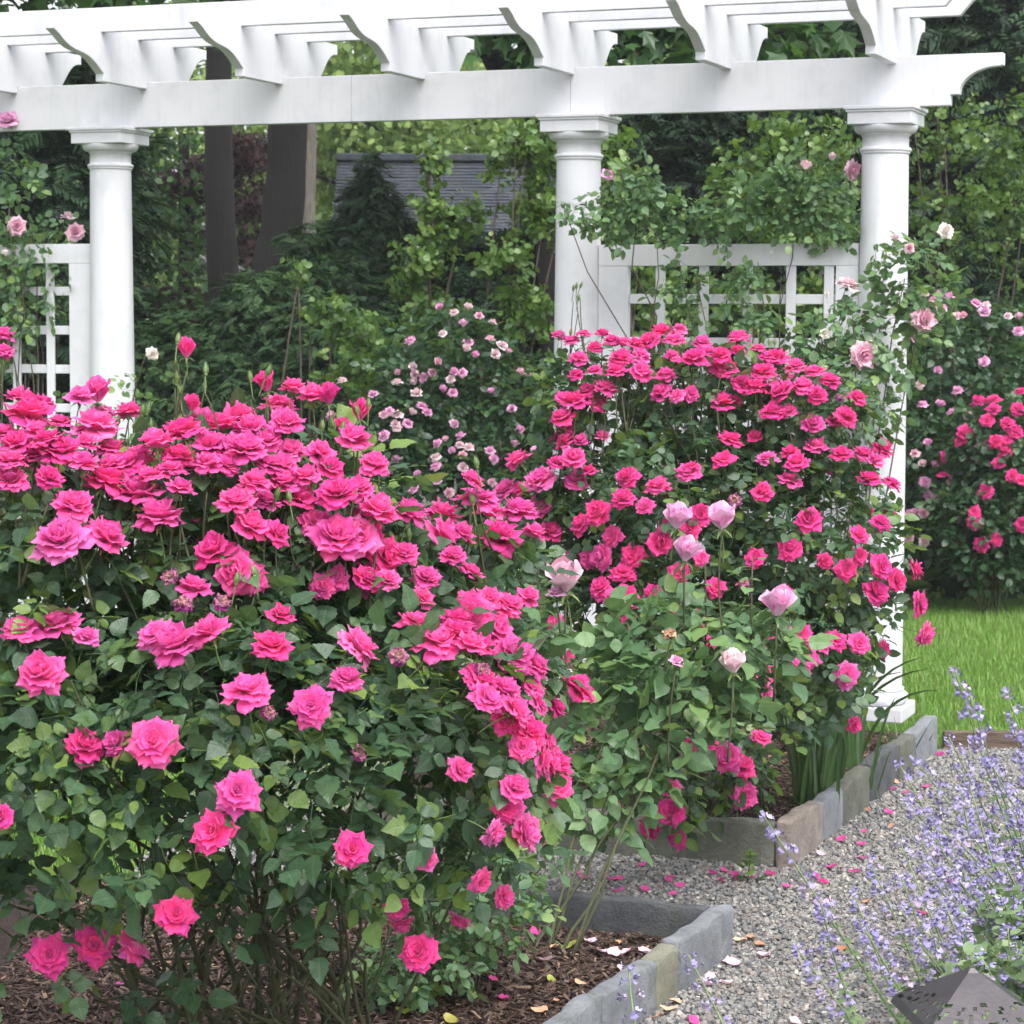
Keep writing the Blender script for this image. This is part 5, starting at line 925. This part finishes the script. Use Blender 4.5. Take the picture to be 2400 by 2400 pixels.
grp = {'m': ('fallen_petal', 'fallen petal', 'small fallen magenta rose petal lying on gravel or mulch', 'fallen magenta petals'), 'p': ('fallen_petal', 'fallen petal', 'fallen pale pink rose petal lying on gravel or mulch', 'fallen pale petals'),
       'd': ('dry_leaf', 'dry leaf', 'curled dry brown leaf lying on gravel or mulch', 'fallen dry leaves'), 'y': ('fallen_leaf', 'fallen leaf', 'fallen yellow-green leaf lying on gravel or mulch', 'fallen yellow leaves')}
def drop(u, v, k):
    p = gnd(u, v, .012); z = .012
    if inside(p[:1], p[1:2], NBP)[0]: p = gnd(u, v, .06); z = .06
    elif inside(p[:1], p[1:2], FBP)[0]: p = gnd(u, v, .075); z = .075
    n_, c_, l_, g_ = grp[k]
    zone = 'on the brown mulch of the near bed' if z == .06 else 'on the mulch of the far bed' if z == .075 else 'on the gravel between the two beds' if p[0] < .62 and p[1] > 6.8 else 'on the gravel beside the far bed stones' if p[1] > 7.6 else 'on the gravel in front of the rusty corner stone' if p[1] > 6.95 else 'on the gravel beside the near bed stones'
    l_ = l_.replace('on gravel or mulch', zone); g_ = g_ + ' ' + zone; o = obj(n_, random.choice(pm_[k]), None, l_, c_, g_); o.location = (p[0], p[1], z); o.rotation_euler = (rng.normal(0, .25), rng.normal(0, .25), rng.uniform(0, 6.28)); o.scale = (rng.uniform(.6, .95),) * 3
for u, v in v3([(290, 410), (335, 435), (505, 445), (555, 445), (890, 435), (875, 458), (948, 488), (722, 515), (557, 522), (905, 545), (715, 352), (1230, 392), (1300, 415), (1310, 440), (1415, 435), (1530, 415), (1150, 410), (1210, 455), (1870, 465), (1915, 370), (1640, 492), (1035, 1365)]) + v6([(1280, 750), (1340, 770), (1250, 870), (1130, 965), (1015, 1005), (1115, 1030), (970, 1145), (1080, 1170), (915, 1220), (885, 1190), (1115, 1100), (1565, 1215), (1420, 1380), (1510, 580), (1440, 740)]) + [(900 / 1.0, 1815), (700, 1880), (930, 1850), (560, 1870), (225, 1860), (950, 1885), (1010, 1760)]: drop(u, v, 'm')
for u, v in v3([(430, 488), (440, 915), (515, 925), (605, 915), (720, 915), (370, 850), (85, 970), (575, 1035), (1145, 1080), (1120, 1130), (1250, 1120), (1260, 975), (1290, 995), (1485, 940), (1900, 605), (1900, 695), (1690, 1370), (40, 760)]) + v6([(945, 1405), (905, 1080)]): drop(u, v, 'p')
for u, v in v3([(1340, 845), (1470, 875), (1405, 830), (875, 1290), (810, 1330), (915, 1245), (300, 1120), (315, 1260), (275, 795), (545, 785), (550, 860), (140, 890), (600, 745), (875, 750), (190, 695), (150, 1240), (40, 1300)]) + v6([(1150, 860), (1260, 940), (1290, 720), (1020, 1560), (1140, 1320)]): drop(u, v, 'd')
for u, v in v3([(115, 1095), (360, 715), (465, 715), (235, 880), (270, 865)]) + [(640, 1885), (760, 1910), (830, 1870), (850, 1925)]: drop(u, v, 'y')

# ------------------------------------------------------------------ strap-leaved clumps, tufts and weeds
def strap(root, base, tip, bow, wd=.012, mat=IRIS):
    P_ = bez(base, tip, bow, 9); t = np.linspace(0, 1, 9); w_ = wd * np.clip(1.15 - t ** 2.5, .03, 1); d_ = nrm(np.gradient(P_, axis=0)); s_ = nrm(np.cross(d_, [.2, -1, .1])) * w_[:, None]; nn_ = np.cross(d_, s_) * .25
    V = np.concatenate([P_ - s_ - nn_ * .3, P_ + nn_, P_ + s_ - nn_ * .3]); Fc = [(j * 9 + i, j * 9 + i + 1, j * 9 + 10 + i, j * 9 + 9 + i) for j in (0, 1) for i in range(8)]
    put(MB().add(V, Fc).obj('strap_leaf', mat, None, True), root)
def clump(label, c, n, h, spread, longs=(), name='strap_leaf_plant', wd=.0075):
    root = empty(name, tuple(c), label, 'plant', 'strap-leaved plants')
    for k in range(n):
        a_ = rng.uniform(0, 6.28); b = np.array(c) + [rng.normal(0, .05), rng.normal(0, .05), 0]; hh = h * rng.uniform(.65, 1.1); tip = b + [math.cos(a_) * spread * rng.uniform(.2, 1), math.sin(a_) * spread * rng.uniform(.2, 1), hh]; strap(root, b, tip, [(b - tip)[0] * .3, 0, hh * .15], wd * rng.uniform(.7, 1.1))
    for u, v, Y in longs: b = np.array(c) + [rng.normal(0, .03), rng.normal(0, .03), 0]; t_ = at(u, v, Y); strap(root, b, t_, [-.08, 0, .16], wd)
clump('dark strap-leaved clump behind the far bed front corner', (1.12, 8.62, .06), 34, .55, .16); clump('strap-leaved clump in the middle of the far bed edge', (1.27, 8.95, .06), 26, .55, .16)
clump('arching strap-leaved plant in front of the column base', (1.33, 9.45, .06), 26, .6, .2, [(1738, 1240, 9.2), (1750, 1262, 9.2), (1770, 1302, 9.1), (1700, 1268, 9.3)])
def tuft_at(label, u, v, n, h, name='grass_tuft'):
    c = gnd(u, v); root = empty(name, tuple(c), label, 'grass tuft', 'grass tufts along the stones')
    for k in range(n): b = c + [rng.normal(0, .02), rng.normal(0, .02), 0]; a_ = rng.uniform(0, 6.28); hh = h * rng.uniform(.6, 1.1); strap(root, b, b + [math.cos(a_) * hh * .5, math.sin(a_) * hh * .5, hh], (0, 0, hh * .1), .003)
tuft_at('thin grass tuft at the foot of the narrow stone near the lawn', 1708, 1447, 12, .2); tuft_at('single grass blades beside the dark chipped stone', 1655, 1510, 4, .25); tuft_at('sparse grass tuft beside the pale end stone', 1728, 1430, 9, .16)
wd_ = gnd(1410, 1668); wr2 = empty('weed', tuple(wd_), 'small light green weed growing in gravel before the far bed', 'weed')
for k in range(16):
    v, f = leaflet(.045, .3, .1, .1); o = obj('leaf', Tpl(v, f).mesh('leaf', [SHRUB]), wr2); o.matrix_local = Matrix.Translation((rng.normal(0, .02), rng.normal(0, .015), .012 + .012 * k * .5)) @ Matrix.Rotation(k * 2.4, 4, 'Z') @ Matrix.Rotation(-rng.uniform(.1, .8), 4, 'Y')
put(MB().tube(bez(wd_, wd_ + [.01, 0, .11], (0, 0, 0), 4), .002, 5).obj('stem', CANE, None, True), wr2)

# ------------------------------------------------------------------ catmint
def spike(seed, whorls=7):
    r = np.random.default_rng(seed); st = MB(); fl = []; lf = []; L = 1.0; t = np.linspace(0, 1, 10); bend = r.normal(0, .05, 2)
    axis = lambda q: np.array([bend[0] * q * q, bend[1] * q * q, q]); st.tube(np.array([axis(q) for q in t]), np.linspace(.0062, .003, 10), 5)
    for k in range(whorls):
        q = .995 - .055 * k - .008 * k * k * (k > 1) + r.normal(0, .006); m = (7, 8, 9, 10, 9, 8, 7)[k]; rad = .008 + .016 * min(1, k / 2)
        for j in range(m):
            a_ = r.uniform(0, 6.28); e = r.uniform(-.2, .8); p = axis(q) + [math.cos(a_) * rad, math.sin(a_) * rad, r.normal(0, .009)]; d_ = nrm(np.array([math.cos(a_), math.sin(a_), e])); fl.append((p, d_, r.uniform(.75, 1.25) * (.75 if k == 0 else 1)))
    for k in range(12):
        q = .05 + .62 * k / 12; a_ = r.uniform(0, 6.28)
        for sg in (0, math.pi): lf.append((axis(q), a_ + sg, r.uniform(.7, 1.2)))
    V = []; Fc = []; A = []; n0 = 0                  # each flower: short tube, upper hood and a broad lower lip
    for p, d_, s_ in fl:
        x = nrm(np.cross(d_, [0, 0, 1])); up = np.cross(x, d_); s_ *= .0245; pts = [p - x * .15 * s_, p + x * .15 * s_, p + d_ * .6 * s_ + x * .25 * s_, p + d_ * .6 * s_ - x * .25 * s_,
            p + d_ * .9 * s_ + x * .28 * s_ + up * .42 * s_, p + d_ * .9 * s_ - x * .28 * s_ + up * .42 * s_, p + d_ * .95 * s_ + x * .5 * s_ - up * .35 * s_, p + d_ * .95 * s_ - x * .5 * s_ - up * .35 * s_, p + d_ * .75 * s_ - up * .75 * s_]
        V += pts; Fc += [tuple(n0 + i for i in f) for f in ((0, 1, 2, 3), (3, 2, 4, 5), (3, 2, 6, 7), (7, 6, 8))]; A += [r.uniform(0, 1)] * 9; n0 += 9
    FLW = Tpl(np.array(V), Fc, rnd=np.array(A)); V = []; Fc = []; A = []; n0 = 0
    for p, a_, s_ in lf:
        v, f = leaflet(.05 * s_, .32, .15, .3, st=(0, .3, .7, 1.), prof=(0, .95, .7, 0)); c_, sn = math.cos(a_), math.sin(a_); v = np.stack([v[:, 0] * c_ - v[:, 1] * sn, v[:, 0] * sn + v[:, 1] * c_, v[:, 2] + .3 * v[:, 0]], 1) + p
        V.append(v); Fc += [tuple(i + n0 for i in q) for q in f]; A.append(np.full(len(v), r.random() * .5)); n0 += len(v)
    return FLW.mesh('flowers', [CATFLOWER], False), st.mesh('stem', [CATSTEM], True), Tpl(np.concatenate(V), Fc, rnd=np.concatenate(A)).mesh('leaves', [CATLEAF])
SPK = [spike(k, 5 + k % 3) for k in range(6)]
cat_c = [(1.36, 5.75, 0), (1.74, 6.3, 0), (1.30, 5.3, 0), (1.98, 7.1, 0)]
cats = [empty('catmint', c_, l_, 'catmint', 'catmint plants along the path') for c_, l_ in zip(cat_c, ['catmint clump with lavender spikes leaning over the gravel path', 'tall catmint clump with lavender spikes at the picture edge', 'nearest catmint clump around the bronze path light', 'far catmint clump whose spikes reach in front of the lawn'])]
def stalk(ci, tip, base=None):
    root = cats[ci]; c_ = np.array(cat_c[ci]); b = np.array([*lerp(c_[:2], np.asarray(tip)[:2], .5), 0]) + [rng.normal(0, .06), rng.normal(0, .06), 0] if base is None else np.array(base); d_ = np.asarray(tip) - b; Ln = np.linalg.norm(d_); f_, s_, l_ = SPK[rng.integers(0, 6)]
    fs = obj('flower_stalk', s_, root); fs.matrix_local = Matrix.Translation(Vector(b) - root.location) @ Vector(d_).to_track_quat('Z', 'Y').to_matrix().to_4x4() @ Matrix.Rotation(rng.uniform(0, 6.28), 4, 'Z') @ Matrix.Diagonal((.62, .62, Ln, 1))
    sx = .62
    obj('flowers', f_, fs, kind='stuff'); obj('leaves', l_, fs, kind='stuff')
tips = [(1440, 1545, 5.6, 0), (1130, 1835, 5.2, 2), (1305, 1800, 5.3, 2), (1490, 1690, 5.5, 0), (1510, 1790, 5.3, 0), (1590, 1690, 5.6, 0), (1690, 1670, 5.6, 0), (1620, 1740, 5.4, 0),
        (1772, 1275, 6.6, 3), (1800, 1325, 6.5, 3), (1908, 1305, 6.5, 3), (1740, 1420, 6.4, 3), (1790, 1400, 6.5, 3), (1870, 1430, 6.4, 3), (1930, 1410, 6.4, 3), (1720, 1500, 6.2, 1), (1755, 1520, 6.2, 1), (1800, 1490, 6.3, 1), (1840, 1480, 6.3, 1), (1890, 1500, 6.2, 1), (1925, 1520, 6.1, 1), (1735, 1570, 6.0, 1), (1780, 1580, 6.0, 1), (1830, 1560, 6.0, 1), (1870, 1580, 6.0, 1), (1910, 1600, 5.9, 1), (1760, 1640, 5.9, 1), (1700, 1590, 5.9, 0), (1670, 1610, 5.8, 0), (1810, 1640, 5.8, 1), (1860, 1660, 5.8, 1), (1900, 1680, 5.7, 1), (1930, 1640, 5.8, 1), (1740, 1700, 5.7, 0), (1790, 1710, 5.6, 0), (1840, 1730, 5.5, 0), (1720, 1760, 5.5, 0), (1900, 1750, 5.4, 2), (1930, 1790, 5.3, 2), (1700, 1440, 6.4, 1), (1920, 1360, 6.5, 3)]
for u, v, Y, ci in tips:
    base = None
    if (u, v) == (1130, 1835): base = (.36, 5.0, 0)
    if (u, v) == (1305, 1800): base = (.62, 5.1, 0)
    stalk(ci, at(u, v, Y), base)
for ci, c_ in enumerate(cat_c):
    for k in range((0, 1, 3, 1)[ci]): a_ = rng.uniform(0, 6.28); stalk(ci, np.array(c_) + [.35 * math.cos(a_) + .15, .35 * math.sin(a_), rng.uniform(.5, .68) if ci != 2 else rng.uniform(.3, .42)])
    ex_ = [(*at(1885, 1860, 5.5), .17, .2, .12), (*at(1910, 1770, 5.8), .12, .2, .12), (*at(1800, 1905, 5.4), .12, .15, .07)] if ci == 2 else []
    LBc = Lobes(ex_ + [(c_[0], c_[1], .12, .38, .38, .2), (c_[0] + .1, c_[1], .28, .30, .30, .22), (c_[0] + .08, c_[1], .42 if ci in (1, 2) else .3, .22, .25, .14)]); foliage('foliage', cats[ci], LBc, 3200, BROAD, (.022, .042), CATLEAF, shell=.5, inner=0, zmin=.01)

# ------------------------------------------------------------------ soft summer haze
HZ, t, b, o_ = new_mat('haze_air'); t.nodes.remove(b); pv = t.nodes.new('ShaderNodeVolumePrincipled'); pv.inputs['Density'].default_value = .0012; pv.inputs['Color'].default_value = (.93, .96, 1, 1); pv.inputs['Anisotropy'].default_value = .2
t.links.new(pv.outputs[0], o_.inputs['Volume'])
hz = MB().box((0, 35, 6.0), (72, 47, 7.2)).obj('haze', HZ); hz['kind'] = 'stuff'; hz['label'] = 'thin pale summer haze hanging over the whole garden'
sc.cycles.volume_bounces = 0
